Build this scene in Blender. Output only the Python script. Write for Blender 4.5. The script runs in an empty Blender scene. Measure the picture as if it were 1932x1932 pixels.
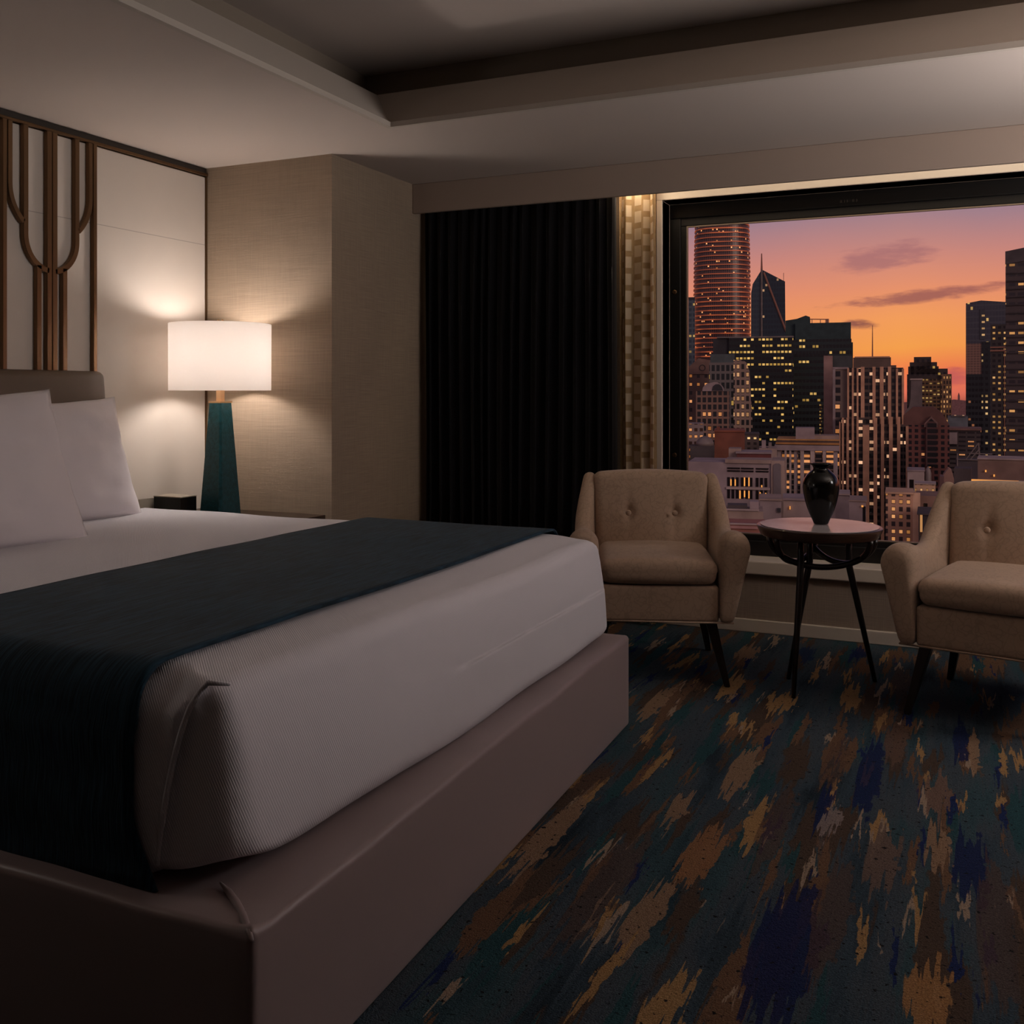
import bpy, bmesh, math, random
from mathutils import Vector, Matrix, noise as mn
random.seed(7)
C = bpy.context.scene.collection
PI = math.pi
# ---------------------------------------------------------------- camera
FPX, CX, CY = 1881.0, 966.0, 740.0
TH = math.atan(849/1881); H = 1.15
FW = (-math.sin(TH), math.cos(TH)); RT = (math.cos(TH), math.sin(TH))
cam_d = bpy.data.cameras.new('camera'); cam = bpy.data.objects.new('camera', cam_d); C.objects.link(cam)
cam.location = (0, 0, H); cam.rotation_euler = (PI/2, 0, TH)
cam_d.sensor_fit = 'HORIZONTAL'; cam_d.sensor_width = 36; cam_d.lens = 36*FPX/1932
cam_d.shift_y = (CY-966)/1932; cam_d.clip_start = .05; cam_d.clip_end = 6000
S = bpy.context.scene; S.camera = cam
S.view_settings.view_transform = 'Standard'; S.view_settings.look = 'None'
S.view_settings.gamma = 1; S.view_settings.use_curve_mapping = False
S.view_settings.exposure = 0.0
def ray(u, v):
    a = (u-CX)/FPX
    return (FW[0]+RT[0]*a, FW[1]+RT[1]*a, (CY-v)/FPX)
def onz(u, v, z):
    q = ray(u, v); t = (z-H)/q[2]; return (q[0]*t, q[1]*t)
def lin(c):
    return tuple((x/255/12.92 if x/255 <= .04045 else ((x/255+.055)/1.055)**2.4) for x in c)
# ---------------------------------------------------------------- node helper
class N:
    def __init__(s, nt): s.nt = nt
    def n(s, t, **k):
        x = s.nt.nodes.new(t)
        for a, b in k.items(): setattr(x, a, b)
        return x
    def put(s, sock, v):
        if isinstance(v, bpy.types.NodeSocket): s.nt.links.new(v, sock)
        elif v is not None:
            if isinstance(v, (tuple, list)) and sock.type == 'RGBA' and len(v) == 3: v = (*v, 1)
            sock.default_value = v
    def m(s, op, a, b=None, c=None, clamp=False):
        x = s.n('ShaderNodeMath', operation=op, use_clamp=clamp)
        s.put(x.inputs[0], a); s.put(x.inputs[1], b); s.put(x.inputs[2], c); return x.outputs[0]
    def mix(s, f, a, b):
        x = s.n('ShaderNodeMix', data_type='RGBA'); s.put(x.inputs[0], f); s.put(x.inputs[6], a); s.put(x.inputs[7], b); return x.outputs[2]
    def comb(s, x, y, z=0.0):
        c = s.n('ShaderNodeCombineXYZ'); s.put(c.inputs[0], x); s.put(c.inputs[1], y); s.put(c.inputs[2], z); return c.outputs[0]
    def sep(s, v):
        c = s.n('ShaderNodeSeparateXYZ'); s.put(c.inputs[0], v); return c.outputs
    def noise(s, vec, scale=5, detail=2, rough=.5, out=0):
        x = s.n('ShaderNodeTexNoise'); s.put(x.inputs['Vector'], vec); s.put(x.inputs['Scale'], scale)
        s.put(x.inputs['Detail'], detail); s.put(x.inputs['Roughness'], rough); return x.outputs[out]
    def white(s, vec):
        x = s.n('ShaderNodeTexWhiteNoise', noise_dimensions='3D'); s.put(x.inputs['Vector'], vec); return x.outputs[0]
    def scale(s, vec, sc, loc=(0, 0, 0)):
        x = s.n('ShaderNodeMapping'); s.put(x.inputs[0], vec); x.inputs['Scale'].default_value = sc; x.inputs['Location'].default_value = loc; return x.outputs[0]
    def step(s, v, a, b):
        x = s.n('ShaderNodeMapRange', interpolation_type='SMOOTHSTEP'); s.put(x.inputs[0], v)
        x.inputs[1].default_value = a; x.inputs[2].default_value = b; return x.outputs[0]
    def ramp(s, f, pts, interp='LINEAR'):
        x = s.n('ShaderNodeValToRGB'); s.put(x.inputs[0], f); r = x.color_ramp; r.interpolation = interp
        while len(r.elements) < len(pts): r.elements.new(.5)
        for e, (p, c) in zip(r.elements, pts): e.position = p; e.color = (*c, 1)
        return x.outputs[0]
# ---------------------------------------------------------------- world: dusk sky
W = bpy.data.worlds.new('dusk_sky'); S.world = W; W.use_nodes = True
nt = W.node_tree; nt.nodes.clear(); k = N(nt)
tc = k.n('ShaderNodeTexCoord'); X, Y, Z = k.sep(tc.outputs['Generated'])
az = k.m('ARCTAN2', X, Y); el = k.m('ARCSINE', Z)
def ae(u, v):
    q = ray(u, v); return math.atan2(q[0], q[1]), math.atan2(q[2], math.hypot(q[0], q[1]))
wob = k.noise(k.comb(az, el), 9, 2)
el2 = k.m('ADD', el, k.m('MULTIPLY', k.m('SUBTRACT', wob, .5), .012))
t = k.m('DIVIDE', el2, .6)
def vt(v): return max(0, ae(1650, v)[1]/.6)
warm = k.ramp(t, [(0, lin((238, 118, 92))), (vt(700), lin((250, 128, 78))), (vt(655), lin((255, 166, 80))), (vt(600), lin((253, 164, 96))),
                  (vt(545), lin((240, 152, 112))), (vt(480), lin((212, 142, 128))), (vt(400), lin((166, 132, 142))), (.42, lin((112, 100, 128))), (1, lin((50, 52, 84)))])
cool = k.ramp(t, [(0, lin((190, 100, 90))), (vt(650), lin((240, 130, 90))), (vt(560), lin((232, 140, 112))), (vt(480), lin((196, 132, 130))), (vt(410), lin((150, 126, 146))),
                  (.42, lin((100, 94, 124))), (1, lin((46, 50, 82)))])
a0 = ae(1700, 700)[0]
sidef = k.m('MULTIPLY', k.m('ABSOLUTE', k.m('SUBTRACT', az, a0)), 3.3, clamp=True)
sky = k.mix(sidef, warm, cool)
def cloud(sky, u, v, wu, hv, tilt, col, amt, sc=30, th=.42):
    A, E = ae(u, v); wa = wu/FPX; ha = hv/FPX
    da = k.m('SUBTRACT', az, A); de = k.m('SUBTRACT', k.m('SUBTRACT', el, E), k.m('MULTIPLY', da, tilt))
    r = k.m('ADD', k.m('POWER', k.m('DIVIDE', da, wa), 2.0), k.m('POWER', k.m('DIVIDE', de, ha), 2.0))
    nz = k.noise(k.comb(k.m('MULTIPLY', az, 1.0), k.m('MULTIPLY', el, 4.0), u*.01), sc, 5, .6)
    mval = k.m('SUBTRACT', k.m('MULTIPLY', nz, 2.2), k.m('ADD', k.m('MULTIPLY', r, .75), th))
    mm = k.m('MULTIPLY', k.step(mval, -.15, .75), amt)
    return k.mix(mm, sky, col)
sky = cloud(sky, 1668, 485, 95, 26, .1, lin((158, 104, 112)), .6)
sky = cloud(sky, 1745, 558, 165, 13, .09, lin((150, 88, 88)), .8)
sky = cloud(sky, 1618, 613, 38, 11, 0, lin((128, 74, 76)), .85)
sky = cloud(sky, 1806, 712, 30, 18, 0, lin((196, 92, 92)), .8, 20)
sky = k.mix(k.m('MULTIPLY', k.step(Y, .25, -.5), k.step(el, -.05, .1)), sky, lin((168, 148, 162)))
below = k.step(el, -.02, .002)
sky = k.mix(below, lin((52, 40, 40)), sky)
bg = k.n('ShaderNodeBackground'); k.put(bg.inputs[0], sky); bg.inputs[1].default_value = 1.0
wo = k.n('ShaderNodeOutputWorld'); nt.links.new(bg.outputs[0], wo.inputs[0])
# ---------------------------------------------------------------- large lights of the room and added fill
def area(name, loc, rot, sx, sy, e, col, spread=PI):
    l = bpy.data.lights.new(name, 'AREA'); l.shape = 'RECTANGLE'; l.size = sx; l.size_y = sy; l.energy = e; l.color = col; l.spread = spread
    o = bpy.data.objects.new(name, l); C.objects.link(o); o.location = loc; o.rotation_euler = rot; return o
def aim(o, tgt):
    o.rotation_euler = (Vector(tgt)-o.location).to_track_quat('-Z', 'Y').to_euler()
def point(name, loc, e, col, r=.05):
    l = bpy.data.lights.new(name, 'POINT'); l.energy = e; l.color = col; l.shadow_soft_size = r
    o = bpy.data.objects.new(name, l); C.objects.link(o); o.location = loc; return o
# the second bedside lamp (out of the frame on the left) and a floor lamp by the right hand wall
point('far_bedside_lamp_light', (-3.05, .95, 1.35), 5, (1, .91, .84), .16)
point('floor_lamp_light', (1.75, 3.85, 1.62), 36, (1, .94, .92), .25)
o = area('ceiling_fill_light', (1.35, 3.3, 1.6), (0, 0, 0), .9, .9, 42, (1, .94, .92), PI); aim(o, (.5, 3.0, 3.6))  # unseen fill light added to lift the ceiling and room
area('sheer_fill_light', (-1.46, 4.665, 2.2), (math.radians(20), 0, 0), .18, .03, .9, (1, .80, .56))  # small unseen fill added to brighten the sheer curtain
# dusk afterglow behind the hotel, on the facades across the street
sl = bpy.data.lights.new('afterglow_sun', 'SUN'); sl.energy = .95; sl.color = (1, .74, .62); sl.angle = math.radians(25)
so = bpy.data.objects.new('afterglow_sun', sl); C.objects.link(so); so.rotation_euler = Vector((-.75, .62, -.28)).to_track_quat('-Z', 'Y').to_euler()
o = area('window_cove_light', (.4, 4.655, 2.2), (0, 0, 0), 3.9, .03, 3.6, (1, .78, .55)); o.rotation_euler = (math.radians(38), 0, 0)
# ---------------------------------------------------------------- mesh helpers
def empty(name, loc=(0, 0, 0), rz=0):
    o = bpy.data.objects.new(name, None); C.objects.link(o); o.location = loc; o.rotation_euler = (0, 0, rz); o.empty_display_size = .1; return o
def tag(o, label=None, cat=None, group=None, kind=None):
    if label: o['label'] = label
    if cat: o['category'] = cat
    if group: o['group'] = group
    if kind: o['kind'] = kind
    return o
def obj(name, bm, m, parent=None, smooth=False, label=None):
    me = bpy.data.meshes.new(name); bm.normal_update(); bm.to_mesh(me); bm.free()
    if m: me.materials.append(m)
    if smooth:
        for p in me.polygons: p.use_smooth = True
        if smooth is not True: me.set_sharp_from_angle(angle=math.radians(smooth))
    o = bpy.data.objects.new(name, me); C.objects.link(o)
    if parent: o.parent = parent
    if label: o['label'] = label
    return o
def st(name, bm, m, smooth=False):
    return tag(obj(name, bm, m, None, smooth), kind='structure')
def box(bm, x0, x1, y0, y1, z0, z1, bev=0, seg=2):
    vs = [bm.verts.new((x, y, z)) for z in (z0, z1) for x, y in ((x0, y0), (x1, y0), (x1, y1), (x0, y1))]
    fs = [bm.faces.new([vs[i] for i in q]) for q in ((3, 2, 1, 0), (4, 5, 6, 7), (0, 1, 5, 4), (1, 2, 6, 5), (2, 3, 7, 6), (3, 0, 4, 7))]
    if bev:
        es = list({e for f in fs for e in f.edges})
        bmesh.ops.bevel(bm, geom=es, offset=bev, segments=seg, affect='EDGES', profile=.5, clamp_overlap=True)
    return bm
def B(*a, **k): return box(bmesh.new(), *a, **k)
def quads(bm, pts, close_u=False, close_v=False):
    g = [[bm.verts.new(p) for p in r] for r in pts]; nu, nv = len(g), len(g[0])
    for i in range(nu if close_u else nu-1):
        for j in range(nv if close_v else nv-1):
            bm.faces.new((g[i][j], g[(i+1) % nu][j], g[(i+1) % nu][(j+1) % nv], g[i][(j+1) % nv]))
    return g
def lathe(prof, n=40, bm=None, c=(0, 0)):
    bm = bm or bmesh.new()
    g = quads(bm, [[(c[0]+r*math.cos(2*PI*i/n), c[1]+r*math.sin(2*PI*i/n), z) for i in range(n)] for r, z in prof], close_v=True)
    bm.faces.new(list(reversed(g[0]))); bm.faces.new(g[-1])
    bmesh.ops.recalc_face_normals(bm, faces=bm.faces); return bm
def tube(bm, pts, r, n=10, closed=False):
    pts = [Vector(p) for p in pts]; rr = r if isinstance(r, (list, tuple)) else [r]*len(pts); rings = []; up = None
    for i, p in enumerate(pts):
        a = pts[i-1] if i > 0 or closed else p; b = pts[(i+1) % len(pts)] if i < len(pts)-1 or closed else p
        t = (b-a).normalized()
        if up is None: up = t.orthogonal().normalized()
        up = (up-t*up.dot(t)).normalized(); sd = t.cross(up)
        rings.append([p+(up*math.cos(2*PI*j/n)+sd*math.sin(2*PI*j/n))*rr[i] for j in range(n)])
    g = quads(bm, rings, close_u=closed, close_v=True)
    if not closed: bm.faces.new(list(reversed(g[0]))); bm.faces.new(g[-1])
    bmesh.ops.recalc_face_normals(bm, faces=bm.faces); return bm
def axis(h, r, n):
    e = [r*(1-math.cos(PI/2*i/4)) for i in range(4)]
    a = [-h+x for x in e]; mid = [-h+r+(2*h-2*r)*i/n for i in range(n+1)]
    return a+mid+[-x for x in reversed(a)]
def softbox(hx, hy, hz, r, n=(10, 10, 4), fn=None, square=False):
    """rounded box centred on 0 with optional displacement fn(Vector)->Vector"""
    bm = bmesh.new(); A = [axis(hx, r, n[0]), axis(hy, r, n[1]), axis(hz, r, n[2])]; hh = (hx, hy, hz)
    def P(p):
        if square: return Vector(p)
        inn = Vector([max(-(hh[i]-r), min(hh[i]-r, p[i])) for i in range(3)]); d = Vector(p)-inn
        q = inn+d.normalized()*r if d.length > 1e-9 else Vector(p)
        return q
    for ax in range(3):
        o1, o2 = [i for i in range(3) if i != ax]
        for s in (-1, 1):
            rows = []
            for a in A[o1]:
                row = []
                for b in A[o2]:
                    p = [0, 0, 0]; p[ax] = s*hh[ax]; p[o1] = a; p[o2] = b; row.append(P(p))
                rows.append(row)
            quads(bm, rows)
    bmesh.ops.remove_doubles(bm, verts=bm.verts, dist=1e-5)
    if fn:
        for v in bm.verts: v.co = fn(v.co.copy())
    bmesh.ops.recalc_face_normals(bm, faces=bm.faces); return bm
def move(bm, M):
    bmesh.ops.transform(bm, matrix=M, verts=bm.verts); return bm
def wallx(bm, x0, x1, y0, y1, z0, z1): return box(bm, x0, x1, y0, y1, z0, z1)
# ---------------------------------------------------------------- materials
def mat(name, col, rough=.6, metal=0, bump=None, colfn=None, spec=.5, sheen=0, coat=0):
    m = bpy.data.materials.new(name); m.use_nodes = True; nt = m.node_tree; nt.nodes.clear(); k = N(nt)
    p = k.n('ShaderNodeBsdfPrincipled'); o = k.n('ShaderNodeOutputMaterial'); nt.links.new(p.outputs[0], o.inputs[0])
    t = k.n('ShaderNodeTexCoord').outputs['Object']
    c = lin(col) if max(col) > 1 else col
    k.put(p.inputs['Base Color'], colfn(k, t, c) if colfn else c)
    p.inputs['Roughness'].default_value = rough; p.inputs['Metallic'].default_value = metal
    p.inputs['Specular IOR Level'].default_value = spec; p.inputs['Sheen Weight'].default_value = sheen; p.inputs['Coat Weight'].default_value = coat
    if bump:
        h, stg, dist = bump(k, t); b = k.n('ShaderNodeBump'); b.inputs['Strength'].default_value = stg; b.inputs['Distance'].default_value = dist
        k.put(b.inputs['Height'], h); nt.links.new(b.outputs[0], p.inputs['Normal'])
    return m
def vary(sc, amt, stretch=(1, 1, 1), detail=3):
    def f(k, t, c):
        n = k.noise(k.scale(t, stretch), sc, detail); d = tuple(x*(1-amt) for x in c); e = tuple(min(1, x*(1+amt)) for x in c)
        return k.mix(k.step(n, .3, .7), d, e)
    return f
def nb(sc, stg, dist, stretch=(1, 1, 1), detail=3):
    return lambda k, t: (k.noise(k.scale(t, stretch), sc, detail), stg, dist)
M = {}
M['ceil'] = mat('ceiling_paint', (186, 172, 162), .9, bump=nb(90, .08, .002))
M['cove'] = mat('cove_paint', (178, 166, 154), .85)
M['coveshade'] = mat('shaded_cove_paint', (132, 118, 104), .9)  # shade of the recess put into a darker cove colour
def linen(k, t, c):
    n1 = k.noise(k.scale(t, (4, 4, 260)), 1.6, 3); n2 = k.noise(k.scale(t, (240, 240, 6)), 1.2, 2); n3 = k.noise(t, 3, 2)
    f = k.m('ADD', k.m('MULTIPLY', n1, .55), k.m('ADD', k.m('MULTIPLY', n2, .3), k.m('MULTIPLY', n3, .15)))
    return k.mix(k.step(f, .34, .66), tuple(x*.84 for x in c), tuple(x*1.13 for x in c))
M['linen'] = mat('linen_wallcovering', (148, 128, 108), .85, colfn=linen, bump=lambda k, t: (k.noise(k.scale(t, (6, 6, 300)), 1.5, 3), .25, .002))
M['wall'] = mat('window_wall_paint', (150, 132, 116), .85, colfn=linen)
M['pelmet'] = mat('pelmet_paint', (158, 138, 124), .8)
M['white'] = mat('white_trim_paint', (205, 192, 176), .5)
def panelc(k, t, c):
    X, Y, Z = k.sep(t); l = k.m('ABSOLUTE', k.m('SUBTRACT', Z, 1.872)); n = k.noise(t, 5, 3)
    s = k.m('LESS_THAN', l, .0018); b = k.mix(n, tuple(x*.95 for x in c), tuple(min(1, x*1.04) for x in c))
    return k.mix(k.m('MULTIPLY', s, .6), b, tuple(x*.4 for x in c))
M['panel'] = mat('cream_leather_panel', (200, 188, 176), .55, colfn=panelc)
M['bronze'] = mat('brushed_bronze', (112, 86, 62), .38, .9, bump=nb(12, .05, .001, (40, 40, 1)))
M['dark_bronze'] = mat('dark_bronze_recess', (48, 38, 28), .6)
M['brass'] = mat('satin_brass', (205, 165, 125), .32, .85)
M['headboard'] = mat('brown_leather_upholstery', (92, 74, 58), .5, bump=nb(160, .15, .001))
M['base'] = mat('taupe_satin_upholstery', (142, 124, 124), .42, bump=nb(400, .15, .0006), sheen=.15)
def ribs(k, t):
    X, Y, Z = k.sep(t)
    a = k.m('SINE', k.m('MULTIPLY', k.m('ADD', k.m('ADD', k.m('MULTIPLY', Y, 1.0), k.m('MULTIPLY', X, 1.0)), k.m('MULTIPLY', Z, .55)), 1050.0))
    n = k.noise(t, 3, 2)
    return (k.m('ADD', k.m('MULTIPLY', a, .16), k.m('MULTIPLY', n, 2.0)), .35, .0032)
M['cover'] = mat('white_ribbed_coverlet', (210, 206, 212), .8, bump=ribs, sheen=.2)
M['pillow'] = mat('white_percale', (220, 212, 214), .75, bump=nb(5, .35, .02, detail=4), sheen=.2)
def weave(k, t, c):
    n = k.noise(k.scale(t, (260, 14, 14)), 1.0, 3); n2 = k.noise(k.scale(t, (6, 6, 6)), 1.0, 2)
    f = k.m('ADD', k.m('MULTIPLY', n, .8), k.m('MULTIPLY', n2, .2))
    return k.mix(k.step(f, .35, .68), tuple(x*.5 for x in c), tuple(x*1.7 for x in c))
M['runner'] = mat('navy_woven_throw', (25, 48, 62), .9, colfn=weave, bump=lambda k, t: (k.noise(k.scale(t, (300, 16, 16)), 1.0, 3), .5, .002), sheen=.05, spec=.2)
def crack(k, t, c):
    v = k.n('ShaderNodeTexVoronoi', feature='DISTANCE_TO_EDGE'); k.put(v.inputs['Vector'], k.mix(.12, t, k.noise(t, 14, 2, out=1))); v.inputs['Scale'].default_value = 34
    n = k.noise(t, 160, 2)
    cc = k.mix(k.step(v.outputs[0], .0, .10), tuple(x*.76 for x in c), c)
    return k.mix(k.m('MULTIPLY', n, .5), cc, tuple(x*.8 for x in c))
M['chair'] = mat('beige_crackle_upholstery', (172, 144, 122), .8, colfn=crack, bump=nb(120, .3, .001), sheen=.15)
M['leg'] = mat('espresso_wood', (26, 17, 13), .35, colfn=vary(8, .4, (8, 8, 1)), coat=.2)
M['tablewood'] = mat('dark_walnut_wood', (58, 38, 28), .3, colfn=vary(9, .4, (1, 1, 8)), coat=.3)
M['marble'] = mat('pale_stone_top', (176, 168, 170), .16, colfn=vary(7, .06), spec=.35)
M['vase'] = mat('black_glazed_ceramic', (12, 10, 9), .14, bump=nb(30, .04, .002), spec=.4)
M['teal'] = mat('teal_glazed_ceramic', (16, 62, 68), .38, colfn=vary(60, .25), bump=lambda k, t: (k.noise(t, 190, 1), .5, .003), spec=.35)
M['curtain'] = mat('blackout_velvet', (26, 22, 24), .85, sheen=.35, spec=.2)
M['frame'] = mat('black_window_frame', (20, 17, 15), .4, spec=.4)
M['gasket'] = mat('window_gasket', (150, 130, 112), .4, .3)
M['black'] = mat('black_lacquer', (12, 11, 11), .25)
M['palebox'] = mat('pale_metal_box', (168, 156, 140), .35, .3)
M['nightstand'] = mat('dark_walnut_nightstand', (60, 44, 34), .4, colfn=vary(6, .3, (1, 10, 10)))
def mk_shade():
    m = bpy.data.materials.new('linen_lamp_shade'); m.use_nodes = True; nt = m.node_tree; nt.nodes.clear(); k = N(nt)
    d = k.n('ShaderNodeBsdfDiffuse'); t = k.n('ShaderNodeBsdfTranslucent'); mx = k.n('ShaderNodeMixShader'); o = k.n('ShaderNodeOutputMaterial')
    d.inputs[0].default_value = (*lin((235, 225, 215)), 1); t.inputs[0].default_value = (.95, .92, .90, 1); mx.inputs[0].default_value = .55
    nt.links.new(d.outputs[0], mx.inputs[1]); nt.links.new(t.outputs[0], mx.inputs[2]); nt.links.new(mx.outputs[0], o.inputs[0]); return m
M['shade'] = mk_shade()
def mk_sheer():
    m = bpy.data.materials.new('patterned_sheer_fabric'); m.use_nodes = True; nt = m.node_tree; nt.nodes.clear(); k = N(nt)
    uv = k.n('ShaderNodeTexCoord').outputs['UV']; U, V, _ = k.sep(uv)
    col = k.m('FLOOR', k.m('DIVIDE', U, .07)); row = k.m('ADD', k.m('DIVIDE', V, .085), k.m('MULTIPLY', col, .37))
    fu = k.m('ABSOLUTE', k.m('SUBTRACT', k.m('FRACT', k.m('DIVIDE', U, .07)), .5)); fv = k.m('ABSOLUTE', k.m('SUBTRACT', k.m('FRACT', row), .5))
    mk = k.m('MULTIPLY', k.step(fu, .36, .30), k.step(fv, .36, .30))
    base = k.mix(k.noise(uv, 40, 3), lin((176, 148, 112)), lin((204, 178, 140)))
    c = k.mix(k.m('MULTIPLY', mk, .8), base, lin((236, 222, 200)))
    d = k.n('ShaderNodeBsdfDiffuse'); t = k.n('ShaderNodeBsdfTranslucent'); mx = k.n('ShaderNodeMixShader'); o = k.n('ShaderNodeOutputMaterial')
    k.put(d.inputs[0], c); k.put(t.inputs[0], c); mx.inputs[0].default_value = .4
    nt.links.new(d.outputs[0], mx.inputs[1]); nt.links.new(t.outputs[0], mx.inputs[2]); nt.links.new(mx.outputs[0], o.inputs[0]); return m
M['sheer'] = mk_sheer()
def mk_glass():
    m = bpy.data.materials.new('window_glass'); m.use_nodes = True; nt = m.node_tree; nt.nodes.clear(); k = N(nt)
    g = k.n('ShaderNodeBsdfGlossy'); g.inputs['Roughness'].default_value = .02; t = k.n('ShaderNodeBsdfTransparent'); t.inputs[0].default_value = (.97, .97, .97, 1)
    mx = k.n('ShaderNodeMixShader'); mx.inputs[0].default_value = .02; o = k.n('ShaderNodeOutputMaterial')
    nt.links.new(t.outputs[0], mx.inputs[1]); nt.links.new(g.outputs[0], mx.inputs[2]); nt.links.new(mx.outputs[0], o.inputs[0]); return m
M['glass'] = mk_glass()
# carpet ---------------------------------------------------------
def carpet(k, t, c):
    X, Y, Z = k.sep(t)
    drift = k.noise(k.comb(k.m('MULTIPLY', X, 1.2), k.m('MULTIPLY', Y, .5)), 1.0, 2)
    X1 = k.m('ADD', X, k.m('MULTIPLY', k.m('SUBTRACT', drift, .5), .10))
    comb_ = k.noise(k.comb(k.m('MULTIPLY', X, 75.0), k.m('MULTIPLY', Y, 3.0)), 1.0, 2)       # ragged brush ends
    fine = k.noise(k.comb(k.m('MULTIPLY', X, 38.0), k.m('MULTIPLY', Y, 20.0)), 1.0, 3)
    Y1 = k.m('ADD', Y, k.m('MULTIPLY', k.m('SUBTRACT', comb_, .5), .55))
    X3 = k.m('ADD', X, k.m('MULTIPLY', k.m('SUBTRACT', fine, .5), .03)); X2 = k.m('ADD', X1, k.m('MULTIPLY', k.m('SUBTRACT', fine, .5), .035))
    def stroke(sx, sy, off, a, b):
        n = k.noise(k.comb(k.m('ADD', k.m('MULTIPLY', X2, sx), off), k.m('ADD', k.m('MULTIPLY', Y1, sy), off*1.7), off), 1.0, 1.5); return k.step(n, a, b)
    g = k.noise(k.comb(k.m('MULTIPLY', X2, 6.0), k.m('MULTIPLY', Y1, 1.5), 3.0), 1.0, 3)
    col = k.ramp(g, [(.28, lin((34, 50, 62))), (.42, lin((60, 80, 94))), (.52, lin((76, 86, 96))), (.6, lin((58, 88, 98))), (.75, lin((38, 66, 80)))])
    col = k.mix(stroke(10, 1.7, 4.1, .56, .585), col, lin((88, 70, 58)))
    col = k.mix(stroke(13, 2.2, 11.3, .59, .61), col, lin((122, 88, 62)))
    col = k.mix(stroke(12, 1.8, 21.7, .62, .64), col, lin((40, 84, 92)))
    col = k.mix(stroke(15, 2.4, 33.1, .655, .67), col, lin((12, 40, 98)))
    col = k.mix(stroke(13, 2.6, 47.9, .65, .665), col, lin((176, 132, 74)))
    col = k.mix(stroke(16, 3.0, 61.9, .67, .69), col, lin((172, 146, 122)))
    navy, gold, tan, brn, blu = lin((8, 32, 88)), lin((186, 140, 76)), lin((160, 124, 92)), lin((104, 76, 60)), lin((22, 52, 96))
    P = [(1380, 1295, .045, .22, gold), (1473, 1325, .07, .17, gold), (1603, 1320, .045, .24, gold), (1640, 1465, .045, .42, navy), (1400, 1452, .05, .26, tan),
         (1322, 1615, .06, .22, lin((160, 108, 60))), (1478, 1790, .085, .40, navy), (1218, 1725, .045, .24, tan), (1812, 1400, .03, .28, navy), (1838, 1415, .02, .3, tan),
         (1830, 1635, .05, .25, navy), (1750, 1880, .055, .22, lin((176, 122, 60))), (1250, 1905, .05, .12, gold), (1575, 1440, .045, .3, brn), (1555, 1520, .025, .2, navy),
         (1665, 1620, .05, .25, lin((120, 96, 84))), (1565, 1550, .035, .14, lin((150, 132, 128))), (1570, 1720, .05, .4, brn), (1040, 1570, .045, .35, tan), (1150, 1660, .06, .42, brn),
         (1280, 1525, .035, .14, tan), (1240, 1325, .04, .3, tan), (1120, 1470, .05, .2, brn), (1770, 1500, .045, .2, lin((132, 100, 84))), (1770, 1600, .04, .18, tan), (1700, 1290, .05, .3, brn),
         (1520, 1235, .05, .2, blu), (1625, 1232, .05, .14, navy), (1690, 1400, .045, .3, lin((112, 84, 70))), (1460, 1560, .045, .4, brn), (1880, 1750, .05, .45, brn), (1410, 1230, .06, .2, tan)]
    for (u, v, hw, hl, cc) in P:
        px, py = onz(u, v, 0); hl = max(hl*.75, .1)
        a = k.m('DIVIDE', k.m('SUBTRACT', X3, px), hw*.85); b = k.m('DIVIDE', k.m('SUBTRACT', Y1, py), hl)
        r = k.m('ADD', k.m('MULTIPLY', a, a), k.m('MULTIPLY', b, b))
        r = k.m('ADD', r, k.m('MULTIPLY', fine, 1.5))
        col = k.mix(k.m('MULTIPLY', k.step(r, 1.7, 1.55), .9 if cc is not brn else .6), col, cc)
    tuft = k.noise(t, 260, 2)
    speck = k.noise(t, 70, 2)
    col = k.mix(k.step(speck, .62, .72), col, lin((28, 26, 30)))
    hs = k.n('ShaderNodeHueSaturation'); hs.inputs['Saturation'].default_value = .88; hs.inputs['Value'].default_value = .86; k.put(hs.inputs['Color'], col); col = hs.outputs[0]
    return k.mix(k.step(tuft, .3, .7), k.mix(.45, col, (0, 0, 0)), col)
M['carpet'] = mat('painterly_carpet', (60, 60, 60), .95, colfn=carpet, bump=lambda k, t: (k.m('ADD', k.noise(t, 90, 3), k.noise(t, 300, 2)), .7, .006), spec=.1)
# ---------------------------------------------------------------- structure
ZS = 2.25; WY = 4.84; XL = -3.42; XR = 2.7; YB = -1.8
st('floor', B(XL-.2, XR+.2, YB-.2, 5.05, -.12, 0), M['carpet'])
bm = bmesh.new(); box(bm, XL-.2, XL, YB-.2, 5.05, 0, 2.9); st('wall_left', bm, M['linen'])
M['dimwall'] = mat('dark_taupe_wallcovering', (92, 78, 68), .85, colfn=linen)  # unseen walls, colour darkened to cut bounced light
st('wall_right', B(XR, XR+.2, YB-.2, 5.05, 0, 2.9), M['dimwall'])
st('wall_back', B(XL, XR, YB-.2, YB, 0, 2.9), M['dimwall'])
WX0, WX1, WZ0, WZ1 = -1.36, 2.35, .345, 2.105
bm = bmesh.new(); box(bm, XL, XR, WY, 5.05, 0, WZ0-.065); box(bm, XL, WX0, WY, 5.05, WZ0-.065, 2.9); box(bm, WX1, XR, WY, 5.05, WZ0-.065, 2.9); box(bm, WX0, WX1, WY, 5.05, WZ1, 2.9)
st('wall_window', bm, M['wall'])
st('wall_pilaster', B(XL, -2.65, 3.85, WY, 0, ZS), M['linen'])
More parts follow.
